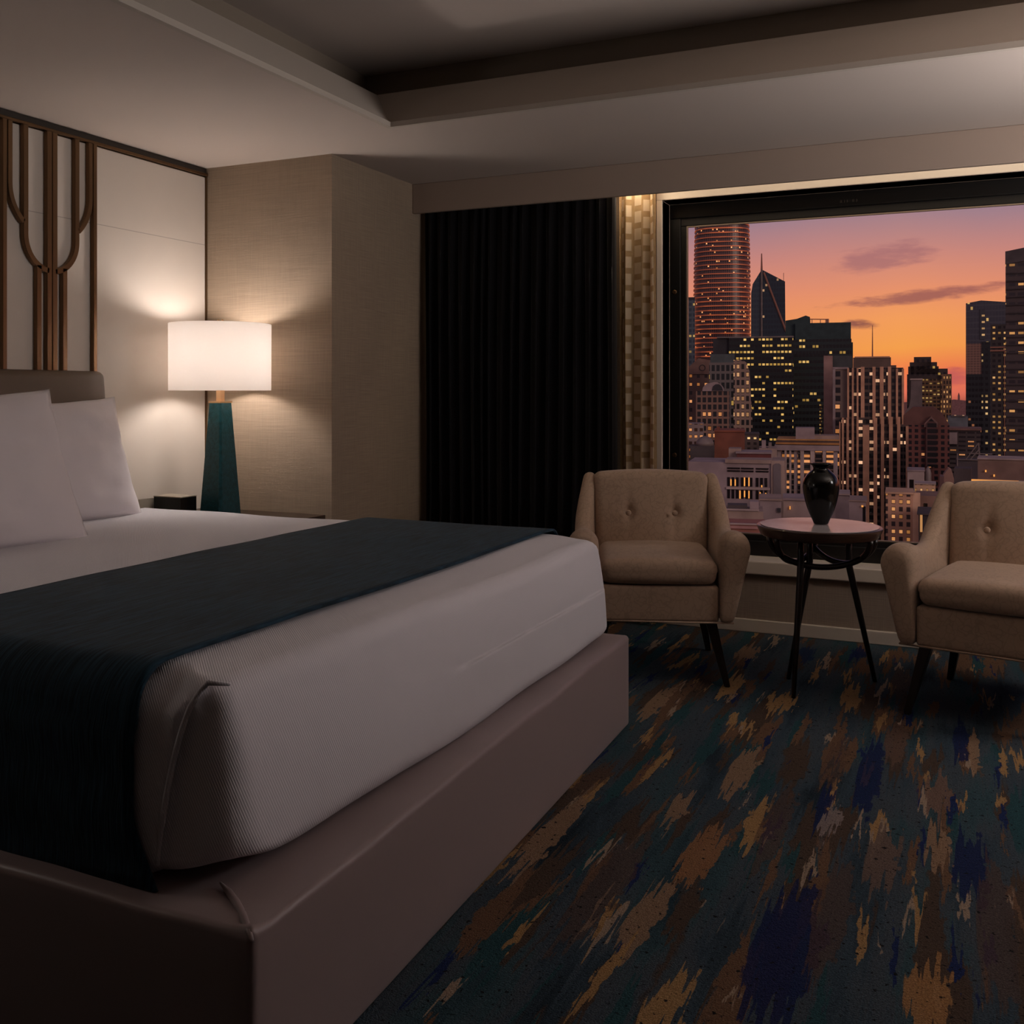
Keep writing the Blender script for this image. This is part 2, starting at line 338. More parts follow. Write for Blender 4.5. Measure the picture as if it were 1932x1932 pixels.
# ceiling with tray recess
hx0, hx1, hy0, hy1 = -2.18, 1.7, -.9, 3.58
bm = bmesh.new()
box(bm, XL, hx0, YB, WY, ZS, ZS+.02); box(bm, hx1, XR, YB, WY, ZS, ZS+.02); box(bm, hx0, hx1, hy1, WY, ZS, ZS+.02); box(bm, hx0, hx1, YB, hy0, ZS, ZS+.02)
st('ceiling', bm, M['ceil'])
def ring(bm, prof):
    rows = []
    for d, z in prof: rows.append([(hx0-d, hy0-d, z), (hx1+d, hy0-d, z), (hx1+d, hy1+d, z), (hx0-d, hy1+d, z)])
    g = quads(bm, rows, close_v=True); return bm
st('trim_1', ring(bmesh.new(), [(0, ZS-.001), (-.022, ZS-.001), (-.022, ZS+.02), (-.006, ZS+.026), (.0, ZS+.03), (.148, ZS+.194), (.152, ZS+.2), (.16, ZS+.2)]), M['cove'])
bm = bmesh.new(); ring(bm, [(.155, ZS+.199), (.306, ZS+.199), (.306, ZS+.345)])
st('trim_2', bm, M['coveshade'])
st('ceiling_recess', B(hx0-.31, hx1+.31, hy0-.31, hy1+.31, ZS+.345, ZS+.4), M['ceil'])
# pelmet, baseboard, sill, linings
st('trim_3', B(-2.65, XR, 4.59, 4.615, 2.095, ZS, bev=.004), M['pelmet'])
st('baseboard_window', B(-2.65, XR, WY-.018, WY, 0, .062, bev=.004), M['white'])
bm = bmesh.new(); box(bm, WX0-.2, WX1+.1, WY-.03, 5.03, WZ0-.065, WZ0, bev=.006); st('window_1_sill', bm, M['white'])
bm = bmesh.new(); box(bm, WX0-.03, WX0, WY-.012, 4.965, WZ0, WZ1+.0, bev=.003); box(bm, WX0-.03, WX1+.03, WY-.012, 4.965, WZ1, WZ1+.045, bev=.003); box(bm, WX1, WX1+.03, WY-.012, 4.965, WZ0, WZ1, bev=.003)
st('trim_4', bm, M['white'])
# window frame + pane
wf = tag(empty('window_1', (0, 4.97, 0)), kind='structure')
gx0, gx1, gz0, gz1 = -1.276, 2.28, .448, 1.993
bm = bmesh.new()
def framebars(bm, a0, a1, c0, c1, i0, i1, j0, j1, y0, y1, bev=.004):
    box(bm, a0, a1, y0, y1, c0, j0, bev=bev); box(bm, a0, a1, y0, y1, j1, c1, bev=bev); box(bm, a0, i0, y0, y1, j0, j1, bev=bev); box(bm, i1, a1, y0, y1, j0, j1, bev=bev)
framebars(bm, WX0, WX1, WZ0, WZ1, gx0-.028, gx1+.028, gz0-.03, gz1+.04, 0, .05)
framebars(bm, gx0-.032, gx1+.032, gz0-.034, gz1+.044, gx0, gx1, gz0, gz1, .012, .05)
obj('window_frame', bm, M['frame'], wf)
bm = bmesh.new(); framebars(bm, gx0, gx1, gz0, gz1, gx0+.006, gx1-.006, gz0+.005, gz1-.006, .014, .03, bev=0); obj('gasket', bm, M['gasket'], wf)
obj('pane', B(gx0+.006, gx1-.006, .02, .024, gz0+.005, gz1-.006), M['glass'], wf)
for z in (1.66, .83):
    o = obj('frame_plug', move(lathe([(.012, 0), (.012, .003), (.008, .005)], 16), Matrix.Translation((-1.335, 0, z)) @ Matrix.Rotation(PI/2, 4, 'X')), M['bronze'], wf)
bm = bmesh.new()
for i, (x, w) in enumerate(((-.53, .010), (-.512, .006), (-.50, .008), (-.486, .003), (-.476, .012), (-.458, .008))): box(bm, x, x+w, -.0012, .0, 2.052, 2.064)
obj('frame_marking', bm, M['dark_bronze'], wf)
# ---------------------------------------------------------------- headboard wall panels
PX = XL+.035
wp = tag(empty('wall_panel', (XL, 3.5, 0)), 'cream leather wall panel with a stitched seam behind the lamp', 'wall panel', 'cream wall panels')
def atp(root, bm): return move(bm, Matrix.Translation(-root.location))
wp['label'] = 'plain cream wall panel with a faint seam behind the teal lamp'
obj('panel', atp(wp, B(XL+.002, PX, 3.166, 3.84, .02, 2.205, bev=.004)), M['panel'], wp)
obj('edge_trim', atp(wp, B(XL+.002, PX+.006, 3.841, 3.848, .02, 2.215)), M['bronze'], wp)
obj('edge_trim', atp(wp, B(XL+.002, PX+.004, 3.155, 3.164, .02, 2.205)), M['white'], wp, label='pale vertical edge strip')
wp2 = tag(empty('wall_panel', (XL, 2.0, 0)), 'cream wall panel behind the headboard, crossed by bronze bars', 'wall panel', 'cream wall panels')
obj('panel', atp(wp2, B(XL+.002, PX, .6, 3.152, .02, 2.205, bev=.004)), M['panel'], wp2)
st('trim_5', B(XL+.001, PX+.012, .6, 3.849, 2.208, 2.222, bev=.003), M['bronze'])
st('trim_6', B(XL+.001, PX-.004, .6, 3.849, 2.2225, 2.2495), M['dark_bronze'])
# bronze lattice
lat = tag(empty('wall_lattice', (PX, 2.92, 1.2)), 'bronze art deco bars branching in mirrored curves over the headboard', 'wall decoration')
def strip(path, w, d=.022):
    """ribbon of width w lying on the wall along path [(y,z)] """
    bm = bmesh.new(); rows = []
    for i, (y, z) in enumerate(path):
        a = Vector(path[max(0, i-1)]); b = Vector(path[min(len(path)-1, i+1)]); t = (b-a).normalized(); n = Vector((-t.y, t.x))*w/2
        q = Vector((y, z)); l, r = q+n, q-n
        rows.append([(PX+.001, l.x, l.y), (PX+d, l.x, l.y), (PX+d, r.x, r.y), (PX+.001, r.x, r.y)])
    g = quads(bm, rows, close_v=True); bm.faces.new(list(reversed(g[0]))); bm.faces.new(g[-1])
    bmesh.ops.recalc_face_normals(bm, faces=bm.faces)
    bmesh.ops.bevel(bm, geom=[e for e in bm.edges if e.is_manifold and e.calc_face_angle() > 1.2], offset=.002, segments=1, affect='EDGES')
    return atp(lat, bm)
yc, zt, zb = 2.92, 2.207, .9
bw = .024
for s in (-1, 1):
    R1 = .125; zc = 1.775
    p = [(yc+s*R1, zt), (yc+s*R1, zc)]+[(yc+s*R1*math.cos(a), zc-(R1+.01)*math.sin(a)) for a in [PI/2*i/14 for i in range(1, 14)]]
    obj('curved_bar', strip(p, bw), M['bronze'], lat)
    R2 = .196; zc2 = 1.965; amax = math.acos((R1+.008)/R2)
    p = [(yc+s*R2, zt), (yc+s*R2, zc2)]+[(yc+s*R2*math.cos(a), zc2-R2*math.sin(a)) for a in [amax*i/10 for i in range(1, 11)]]
    obj('outer_curved_bar', strip(p, bw*.9), M['bronze'], lat)
    obj('straight_bar', strip([(yc+s*(R2+.024), zt), (yc+s*(R2+.024), zb)], .02), M['bronze'], lat)
    obj('lower_bar', strip([(yc+s*.063, 1.66), (yc+s*.063, zb)], bw), M['bronze'], lat)
    obj('centre_bar', strip([(yc+s*.0135, zt), (yc+s*.0135, zb)], .025), M['bronze'], lat)
# ---------------------------------------------------------------- bed
bed = tag(empty('bed', (-2.2, 2.3, 0)), 'king bed with white ribbed coverlet on a taupe upholstered base, brown headboard', 'bed')
def atb(bm): return move(bm, Matrix.Translation(-bed.location))
def basefn(p):
    # mitred pleat of the upholstery at the near foot corner, foot edge very slightly out of square
    if p.z > .12:
        dx, dy = 1.13-p.x, p.y+1.036
        if dx < .2 and dy < .2:
            e = dx*.75-dy; p.z += .010*max(0, 1-abs(e)/.03) if e < 0 else .010*max(0, 1-e/.008)
        p.z += .004*mn.noise(Vector((p.x*5, p.y*5, 2)))
    if p.x > .8: p.x += .052*(1.036-p.y)/2.072
    return p
bm = softbox(1.13, 1.036, .1555, .014, (60, 60, 6), basefn)
obj('base', atb(move(bm, Matrix.Translation((-2.177, 2.271, .1565)))), M['base'], bed, True)
mx0, mx1, my0, my1, mz0, mz1 = -3.16, -1.088, 1.308, 3.245, .308, .664
hx, hy, hz = (mx1-mx0)/2, (my1-my0)/2, (mz1-mz0)/2
def sm(a, b, x): t = max(0, min(1, (x-a)/(b-a))); return t*t*(3-2*t)
def mattfn(p):
    x, y, z = p; f = max(0, min(1, (hz-z)/(2*hz))); r_ = .034
    for sy, rc in ((-1, .03+.03*sm(0, .5, f)+.07*sm(.7, 1, f)), (1, .03+.04*f)):
        dx, dy = x-(hx-rc), sy*y-(hy-rc)
        if dx > 0 and dy > 0:
            m_ = max(dx, dy); L = math.hypot(dx, dy)
            if L > 1e-6: p.x = hx-rc+dx*m_/L; p.y = sy*(hy-rc+dy*m_/L)
    d_ = hz-abs(z); ins = r_-math.sqrt(max(0, r_*r_-(r_-min(d_, r_))**2)); p.x *= (hx-ins)/hx
    if y < 0:
        r2 = .034+.056*sm(.03, .2, hx-x); dd = hz-z; ins = max(ins, r2-math.sqrt(max(0, r2*r2-(r2-min(dd, r2))**2)))
    p.y *= (hy-ins)/hy
    w = sm(hx-.18, hx, x)
    p.x += w*(-.040*(1-f)**1.2+.008*math.sin(PI*f)-.010*sm(.85, 1, f))
    p.y += (.010*(1-f)-.008*math.sin(PI*f))*sm(hy-.15, hy, -y)-.03*(1-f)*sm(hy-.3, hy, y)
    # hospital corner: the top flap stands proud, its folded edge runs down the near side
    if y < -hy+.2:
        cr = .045+.115*max(f, .001)**.45
        p.y -= .014*sm(0, .008, (hx-x)-cr)*sm(hy-.2, hy-.05, -y)*sm(.012, .06, hz-z)
    p.z += .007*mn.noise(Vector((x*2.3, y*2.3, 1)))*(1 if z > 0 else 0)
    if z > 0: p.z -= .012*sm(hx-.2, hx, x)*(.3+.7*sm(-hy+.3, -hy+1.2, y))
    p.x += w*.006*mn.noise(Vector((y*2.2, z*5, 4)))
    if f > .7: p.z += .016*mn.noise(Vector((x*2.2, y*2.2, 5)))*sm(.7, 1, f)+.006*sm(.7, 1, f)+.03*sm(.8, 1, f)*math.exp(-((hx-x)**2+(hy+y)**2)/.02)
    return p
bm = softbox(hx, hy, hz, .034, (210, 130, 30), mattfn, square=True)
obj('mattress', atb(move(bm, Matrix.Translation(((mx0+mx1)/2, (my0+my1)/2, (mz0+mz1)/2)))), M['cover'], bed, True, label='white ribbed coverlet over the mattress')
pts = []
for i in range(26):
    f = .02+.87*i/25; pts.append((mx1-(.045+.115*f**.45)-.003, my0+.010*(1-f)-.008*math.sin(PI*f)-.012*sm(0, .15, f)+.001, mz1-f*(mz1-mz0)+.006*math.exp(-f*12)))
obj('folded_edge', atb(tube(bmesh.new(), [(mx1-.032, my0+.022, mz1-.004)]+pts, [.003]+[.0055]*20+[.004]*6, 8)), M['cover'], bed, True)
pp = [(*onz(u, v, .320), .3185-.0016*i) for i, (u, v) in enumerate(((416, 1664), (432, 1680), (447, 1700), (459, 1722), (468, 1745), (476, 1764)))]
obj('mitred_pleat', atb(tube(bmesh.new(), pp, [.002, .006, .007, .007, .006, .003], 8)), M['base'], bed, True)
def headfn(p):
    t = (p.z+.47)/.94
    p.x += .075*(1-t); p.y *= 1+.012*(1-t)
    return p
bm = softbox(.045, .93, .46, .03, (4, 30, 16), headfn)
obj('headboard', atb(move(bm, Matrix.Translation((-3.325, 2.19, .778)))), M['headboard'], bed, True, label='brown leather headboard')
# runner
def runner():
    bm = bmesh.new(); prof = []
    yn, yf, zt_ = my0-.022, my1+.006, mz1+.007; r = .05
    for i in range(12): prof.append((yn+.003*math.sin(i)+.004*(i/12)**3, .300+(zt_-.082-.300)*i/12, 0))
    rn_ = .082
    for i in range(13): a = PI/2*i/12; prof.append((yn+.004+rn_-rn_*math.cos(a), zt_-rn_+rn_*math.sin(a), 1))
    n = 40
    for i in range(1, n): prof.append((yn+.086+(yf-yn-.086-r)*i/n, zt_+.001, 1))
    for i in range(11): a = PI/2*i/10; prof.append((yf-r+r*math.sin(a), zt_-r+r*math.cos(a), 1))
    for i in range(1, 10): prof.append((yf, zt_-r-(zt_-r-.32)*i/10, 0))
    x0, x1 = -2.052, -1.285; rows = []; nx = 36
    for j, (y, z, f) in enumerate(prof):
        row = []
        for i in range(nx+1):
            t = i/nx; x = x0+(x1-x0)*t
            wv = .012*math.sin(j*.16+.6)*(t-.5)
            zz = z+(.0035*mn.noise(Vector((x*3, y*3, 7))) if f else .0)
            yy = y-(.004*mn.noise(Vector((x*6, 0, z*4)))+.004 if (not f and y < 2) else 0)
            if j < 12: x += .012*math.sin(PI*j/12)*t*-1+.05*(1-j/12)**3*(t) ; zz -= .012*(1-j/12)*math.sin(t*PI*1.3+.3)
            row.append(Vector((x+wv, yy, zz)))
        rows.append(row)
    quads(bm, rows); bmesh.ops.recalc_face_normals(bm, faces=bm.faces)
    bmesh.ops.solidify(bm, geom=bm.faces[:], thickness=-.007)
    return bm
rb = runner(); rn = obj('bed_runner', rb, M['runner'], None, True)
tag(rn, 'dark navy woven throw draped across the foot of the white bed', 'bed runner')
# pillows
def pillow(name, w, h, d, M4, label, seed):
    bm = bmesh.new(); n = 30
    for s in (-1, 1):
        rows = []
        for i in range(n+1):
            row = []
            for j in range(n+1):
                a, b = -1+2*i/n, -1+2*j/n
                x = a*w/2*(1-.05*(1-b*b)*abs(a)); z = b*h/2*(1-.11*(1-a*a)*abs(b))
                th = max(0, (1-abs(a)**2.6))**.62*max(0, (1-abs(b)**2.6))**.62
                edge = min(1, (1-max(abs(a), abs(b)))/.09)
                y = s*d/2*th*(.85+.15*mn.noise(Vector((a*2, b*2, seed))))
                y += s*.010*mn.noise(Vector((a*5, b*4, seed+3)))*edge + .012*mn.noise(Vector((a*3, b*3, seed+9)))
                row.append((x, y, z))
            rows.append(row)
        quads(bm, rows)
    bmesh.ops.remove_doubles(bm, verts=bm.verts, dist=.0008)
    bmesh.ops.recalc_face_normals(bm, faces=bm.faces)
    o = obj(name, bm, M['pillow'], None, True); o.matrix_world = M4; tag(o, label, 'pillow', 'white bed pillows'); return o
def pm(cx_, cy_, cz, lean, yaw, roll=0):
    # local x=width, y=thickness, z=height ; pillow width along world Y, leaning back toward -x
    return Matrix.Translation((cx_, cy_, cz)) @ Matrix.Rotation(yaw, 4, 'Z') @ Matrix.Rotation(PI/2, 4, 'Z') @ Matrix.Rotation(lean, 4, 'X') @ Matrix.Rotation(roll, 4, 'Y')
pillow('pillow', .90, .52, .19, pm(-3.10, 2.62, .885, -.32, 0.0, 0), 'white pillow against the headboard, farther and nearer the lamp', 1)
pillow('pillow', .90, .56, .20, pm(-2.80, 2.055, .90, -.36, .0, 0), 'large white pillow in front, cut by the left edge of the photo', 5)
# ---------------------------------------------------------------- nightstand, lamp, box
ns = tag(empty('nightstand', (-3.05, 3.58, 0)), 'dark wood nightstand in the corner beneath the teal lamp, behind the bed', 'nightstand')
obj('body', B(-.33, .36, -.22, .245, .02, .56, bev=.004), M['nightstand'], ns); obj('top', B(-.335, .375, -.235, .258, .561, .585, bev=.004), M['nightstand'], ns)
for z0 in (.06, .31): obj('drawer', B(-.31, .34, -.232, -.221, z0, z0+.22, bev=.003), M['nightstand'], ns)
lp = tag(empty('table_lamp', (-3.08, 3.594, .586)), 'lit table lamp with white drum shade on a tapered teal ceramic base', 'lamp')
def taper(b, t, z0, z1, ch):
    bm = bmesh.new(); rows = []
    for i in range(13):
        f = i/12; r = b+(t-b)*f; c_ = ch*r; z = z0+(z1-z0)*f
        rows.append([(r, -r+c_, z), (r, r-c_, z), (r-c_, r, z), (-r+c_, r, z), (-r, r-c_, z), (-r, -r+c_, z), (-r+c_, -r, z), (r-c_, -r, z)])
    g = quads(bm, rows, close_v=True); bm.faces.new(list(reversed(g[0]))); bm.faces.new(g[-1]); bmesh.ops.recalc_face_normals(bm, faces=bm.faces); return bm
bm = taper(.070, .037, 0, .515, .18); move(bm, Matrix.Rotation(math.radians(-4), 4, 'Z')); obj('base', bm, M['teal'], lp, 25)
bm = bmesh.new(); box(bm, -.037, .037, -.037, .037, .515, .523); move(bm, Matrix.Rotation(math.radians(-4), 4, 'Z')); box(bm, -.013, .013, -.013, .013, .523, .66); obj('stem', bm, M['brass'], lp, label='satin brass stem')
bm = bmesh.new(); n = 64; rows = []
for r, z in ((.2255, .572), (.2265, .874), (.2245, .874), (.2235, .572)): rows.append([(r*math.cos(2*PI*i/n), r*math.sin(2*PI*i/n), z) for i in range(n)])
quads(bm, rows, close_u=True, close_v=True); bmesh.ops.recalc_face_normals(bm, faces=bm.faces); obj('lamp_shade', bm, M['shade'], lp, 40)
bm = bmesh.new()
for a in (0, 2*PI/3, 4*PI/3): tube(bm, [(0, 0, .862), (.222*math.cos(a), .222*math.sin(a), .862)], .002, 6)
tube(bm, [(-.03, 0, .66), (-.045, 0, .76), (-.012, 0, .862)], .002, 6); tube(bm, [(.03, 0, .66), (.045, 0, .76), (.012, 0, .862)], .002, 6)
box(bm, -.034, .034, -.01, .01, .652, .664); obj('shade_frame', bm, M['brass'], lp)
for x in (-.012, .012): obj('finial', move(lathe([(.003, .862), (.003, .88), (.006, .884), (.006, .892), (.002, .896)], 12), Matrix.Translation((x, 0, 0))), M['brass'], lp, True)
ll = point('table_lamp_bulb_light', (-3.08, 3.594, .586+.735), 12.6, (1, .93, .88), .08)
bx = tag(empty('bedside_box', (-3.2, 3.435, .586)), 'black open box with pale metal rim beside the teal lamp base', 'box')
bm = bmesh.new(); box(bm, -.075, .078, -.05, -.046, 0, .1); box(bm, -.075, .078, .046, .05, 0, .1); box(bm, -.075, .078, -.046, .046, 0, .004); box(bm, .074, .078, -.046, .046, .004, .1); obj('shell', bm, M['black'], bx)
obj('rim', B(-.076, .080, -.051, .051, .1, .104), M['palebox'], bx, label='pale metal lid')
tr = tag(empty('letter_holder', (-3.29, 3.31+.06, .586)), 'pale upright holder on the nightstand between the pillow and the box', 'holder')
bm = bmesh.new(); box(bm, -.06, .0, -.06, -.056, 0, .088); box(bm, -.002, .002, -.058, .05, 0, .093); obj('panel', bm, M['palebox'], tr); obj('base', B(-.06, .002, -.058, .05, 0, .004), M['palebox'], tr)
# ---------------------------------------------------------------- curtains
def folds(x0, x1, y, z0, z1, n, amp, seed, thick=.003, topfac=.35):
    rnd = random.Random(seed); ph = [0]
    for i in range(n): ph.append(ph[-1]+rnd.uniform(.6, 1.4))
    tot = ph[-1]; nx = n*12; nz = 26; bm = bmesh.new(); rows = []; amps = [rnd.uniform(.6, 1.15) for _ in range(n+1)]; arc = [0]
    for j in range(nz+1):
        f = j/nz; z = z0+(z1-z0)*f; row = []
        for i in range(nx+1):
            t = i/nx; p = t*n; q = int(min(n-1, p)); fr = p-q
            xx = x0+(x1-x0)*((ph[q]+(ph[q+1]-ph[q])*fr)/tot)
            a = amp*(amps[q]*(1-fr)+amps[q+1]*fr)*(topfac+(1-topfac)*min(1, (1-f)*3.0))
            yy = y+a*math.sin(2*PI*p)+.004*math.sin(7*t+4*f)
            xx += .35*a*math.sin(4*PI*p)+.012*math.sin(3*f+2*t*PI)*(1-f)*.6
            row.append((xx, yy, z))
        rows.append(row)
    g = quads(bm, rows)
    uvl = bm.loops.layers.uv.new('UVMap'); L = (x1-x0)*1.9
    idx = {}
    for j, r in enumerate(g):
        for i, v in enumerate(r): idx[v] = (i/nx*L, z0+(z1-z0)*j/nz)
    for f_ in bm.faces:
        for l in f_.loops: l[uvl].uv = idx[l.vert]
    bmesh.ops.solidify(bm, geom=bm.faces[:], thickness=thick); return bm
o = obj('blackout_curtain', folds(-2.615, -1.545, 4.668, .012, 2.185, 17, .030, 3), M['curtain'], None, True)
tag(o, 'black pleated blackout curtain hanging beside the window', 'curtain')
o = obj('sheer_curtain', folds(-1.56, -1.372, 4.76, .012, 2.185, 3, .026, 8, .0015, .7), M['sheer'], None, True)
tag(o, 'narrow beige sheer curtain with pale square pattern beside the window frame', 'curtain')
# ---------------------------------------------------------------- armchairs
def make_chair(loc, rz, label):
    t = tag(empty('armchair', loc, rz), label, 'armchair', 'beige upholstered armchairs')
    def outer(z, y): return (.29+(.366-.29)*min(1, max(0, (z-.25)/.33)) if z < .58 else .366-(.036)*min(1, (z-.58)/.2))-.032*min(1, max(0, y/.6))*min(1, (z-.25)/.3)
    ys = [-.012, .0, .02, .05, .1, .17, .24, .31, .38, .44, .5, .56, .61, .645]
    Ts = [.560, .590, .605, .611, .604, .588, .574, .568, .570, .590, .650, .735, .792, .796]
    Ws = [.085, .108, .122, .126, .118, .10, .09, .082, .076, .070, .066, .064, .062, .060]
    for s in (-1, 1):
        bm = bmesh.new(); rows = []
        for y, T, w in zip(ys, Ts, Ws):
            pts = []; r = w/2; xo = outer(T-r, y); cxm = xo-r; ins = .022 if y < -.005 else 0
            pts.append((.236, .252+ins)); pts.append((.262, .251+ins)); pts.append((.289-ins*.5, .252+ins))
            for q in range(1, 6): z = .25+(T-r-.25)*q/6; pts.append((outer(z, y)-ins*.5, z))
            for q in range(0, 9):
                a = PI*q/8; pts.append((cxm+r*math.cos(a), T-r+r*math.sin(a)*1.0))
            for q in range(5, 0, -1):
                z = .25+(T-r-.25)*q/6; f = q/6; pts.append(((.236)*(1-f**2)+(cxm-r)*(f**2), z))
            rows.append([(s*x, y, z) for x, z in pts])
        g = quads(bm, rows, close_v=True); bm.faces.new(g[0]); bm.faces.new(list(reversed(g[-1]))); bmesh.ops.recalc_face_normals(bm, faces=bm.faces)
        o = obj('armrest', bm, M['chair'], t, True); md = o.modifiers.new('smooth', 'SUBSURF'); md.levels = md.render_levels = 2
    bm = softbox(.234, .31, .071, .014, (12, 12, 4)); obj('seat_rail', move(bm, Matrix.Translation((0, .318, .323))), M['chair'], t, True)
    def cf(p):
        u_, v_ = p.x/.245, p.y/.26
        p.z += (.022 if p.z > 0 else -.002)*(1-u_*u_*.9)*(1-v_*v_*.6)
        p.y -= .012*(1-u_*u_)*(1 if p.y < -.2 else 0); p.x *= 1-.02*(1 if p.z < 0 else 0); return p
    bm = softbox(.232, .262, .046, .038, (18, 18, 3), cf); obj('seat_cushion', move(bm, Matrix.Translation((0, .262, .443))), M['chair'], t, True)
    def bf(p):
        f = (p.z+.2)/.4
        p.x *= 1.045+.06*f; p.z += .014*(1-(p.x/.25)**2)*max(0, f)
        front = p.y < 0
        p.y += (-.022*(1-(p.x/.25)**2)*(1-((p.z)/.23)**2) if front else 0)
        if front:
            for bxx in (-.1, .1):
                d2 = ((p.x-bxx)**2+(p.z-.035)**2); p.y += .020*math.exp(-d2/.0007)+.007*math.exp(-((p.x-bxx)**2)/.0003-((p.z-.035)**2)/.009)
        p.y += .105*f; return p
    bm = softbox(.232, .05, .205, .032, (56, 3, 50), bf); obj('backrest', move(bm, Matrix.Translation((0, .515, .583))), M['chair'], t, True)
    for bxx in (-.1, .1): obj('button', move(lathe([(.001, -.006), (.008, -.005), (.0125, 0), (.008, .005), (.001, .006)], 20), Matrix.Translation((bxx*1.01, .49, .62)) @ Matrix.Rotation(PI/2-.2, 4, 'X')), M['chair'], t, True)
    bm = bmesh.new(); box(bm, -.285, .285, .60, .655, .27, .74, bev=.02, seg=3)
    for v in bm.verts: v.co.y += .0; v.co.x *= 1+.05*(v.co.z-.27)
    obj('outer_back', bm, M['chair'], t, 40)
    for sx in (-1, 1):
        for (tx, ty, fx, fy) in ((.205, .055, .267, .028), (.205, .53, .255, .575)):
            bm = bmesh.new(); rows = []
            for i in range(7):
                f = i/6; hw = .021-.0095*f; cx_, cy_ = sx*(tx+(fx-tx)*f), ty+(fy-ty)*f; z = .256*(1-f)
                rows.append([(cx_+hw, cy_-hw, z), (cx_+hw, cy_+hw, z), (cx_-hw, cy_+hw, z), (cx_-hw, cy_-hw, z)])
            g = quads(bm, rows, close_v=True); bm.faces.new(g[0]); bm.faces.new(list(reversed(g[-1]))); bmesh.ops.recalc_face_normals(bm, faces=bm.faces)
            bmesh.ops.bevel(bm, geom=[e for e in bm.edges if e.calc_face_angle(0) > 1], offset=.003, segments=2, affect='EDGES'); obj('leg', bm, M['leg'], t, 40)
    bm = bmesh.new(); tube(bm, [(-.285, .63, .254), (-.287, .004, .254), (.287, .004, .254), (.285, .63, .254)], .004, 8); obj('piping', bm, M['chair'], t, True)
    return t
make_chair((-1.078, 3.778, 0), math.radians(19.5), 'beige buttoned armchair between the bed and the round side table')
make_chair((.076, 3.743, 0), math.radians(-13), 'beige buttoned armchair on the right, cut by the photo edge')
# ---------------------------------------------------------------- side table, vase
tb = tag(empty('side_table', (-.51, 4.05, 0)), 'round pale stone topped side table on three splayed dark wood legs', 'table')
obj('table_top', lathe([(.05, .588), (.216, .588), (.222, .592), (.236, .622), (.236, .627), (.233, .629), (.224, .629), (.05, .629)], 80), M['tablewood'], tb, 30, label='dark wooden table rim')
obj('inlay', lathe([(.05, .6292), (.2225, .6292), (.2235, .6305), (.2225, .632), (.05, .632)], 80), M['marble'], tb, 30, label='pale glossy stone inlay')
def arc_pts(ang, off, half, top, drop):
    ax = Vector((math.cos(ang), math.sin(ang), 0)); nr = Vector((-ax.y, ax.x, 0))
    return [tuple(ax*(half*math.sin(a))+nr*off+Vector((0, 0, top-drop*math.cos(a)))) for a in [-PI/2+PI*i/24 for i in range(25)]]
for ang, off in ((math.radians(14), -.085), (math.radians(134), -.085), (math.radians(254), -.085)):
    bm = bmesh.new(); tube(bm, arc_pts(ang, off, .195, .592, .112), .0115, 12); obj('hoop', bm, M['leg'], tb, True)
for (fx, fy), (ux, uy) in (((-.068, -.198), (-.055, -.105)), ((-.125, .05), (-.045, .07)), ((.195, .155), (.105, .06))):
    bm = bmesh.new(); fp = Vector((fx, fy, 0)); tp = Vector((ux, uy, .475)); tpp = tp+Vector((0, 0, .1))
    tube(bm, [fp, fp.lerp(tp, .5), tp, tp.lerp(tpp, .5)+Vector((0, 0, 0)), tpp+Vector((0, 0, .012))], [.0085, .0115, .0135, .0125, .011], 12); 
    obj('leg', bm, M['leg'], tb, True)
vs = obj('vase', lathe([(.02, 0), (.027, .001), (.029, .006), (.034, .018), (.0445, .040), (.053, .064), (.0605, .090), (.0665, .118), (.0695, .142), (.0685, .162), (.063, .180), (.0535, .194), (.041, .206), (.032, .213), (.0290, .219), (.031, .226), (.038, .233), (.0415, .236), (.041, .2395), (.034, .239), (.028, .231), (.02, .22)], 64), M['vase'], None, True)
vs.location = (-.505, 4.07, .6325); tag(vs, 'black glazed shouldered vase standing on the round side table', 'vase')
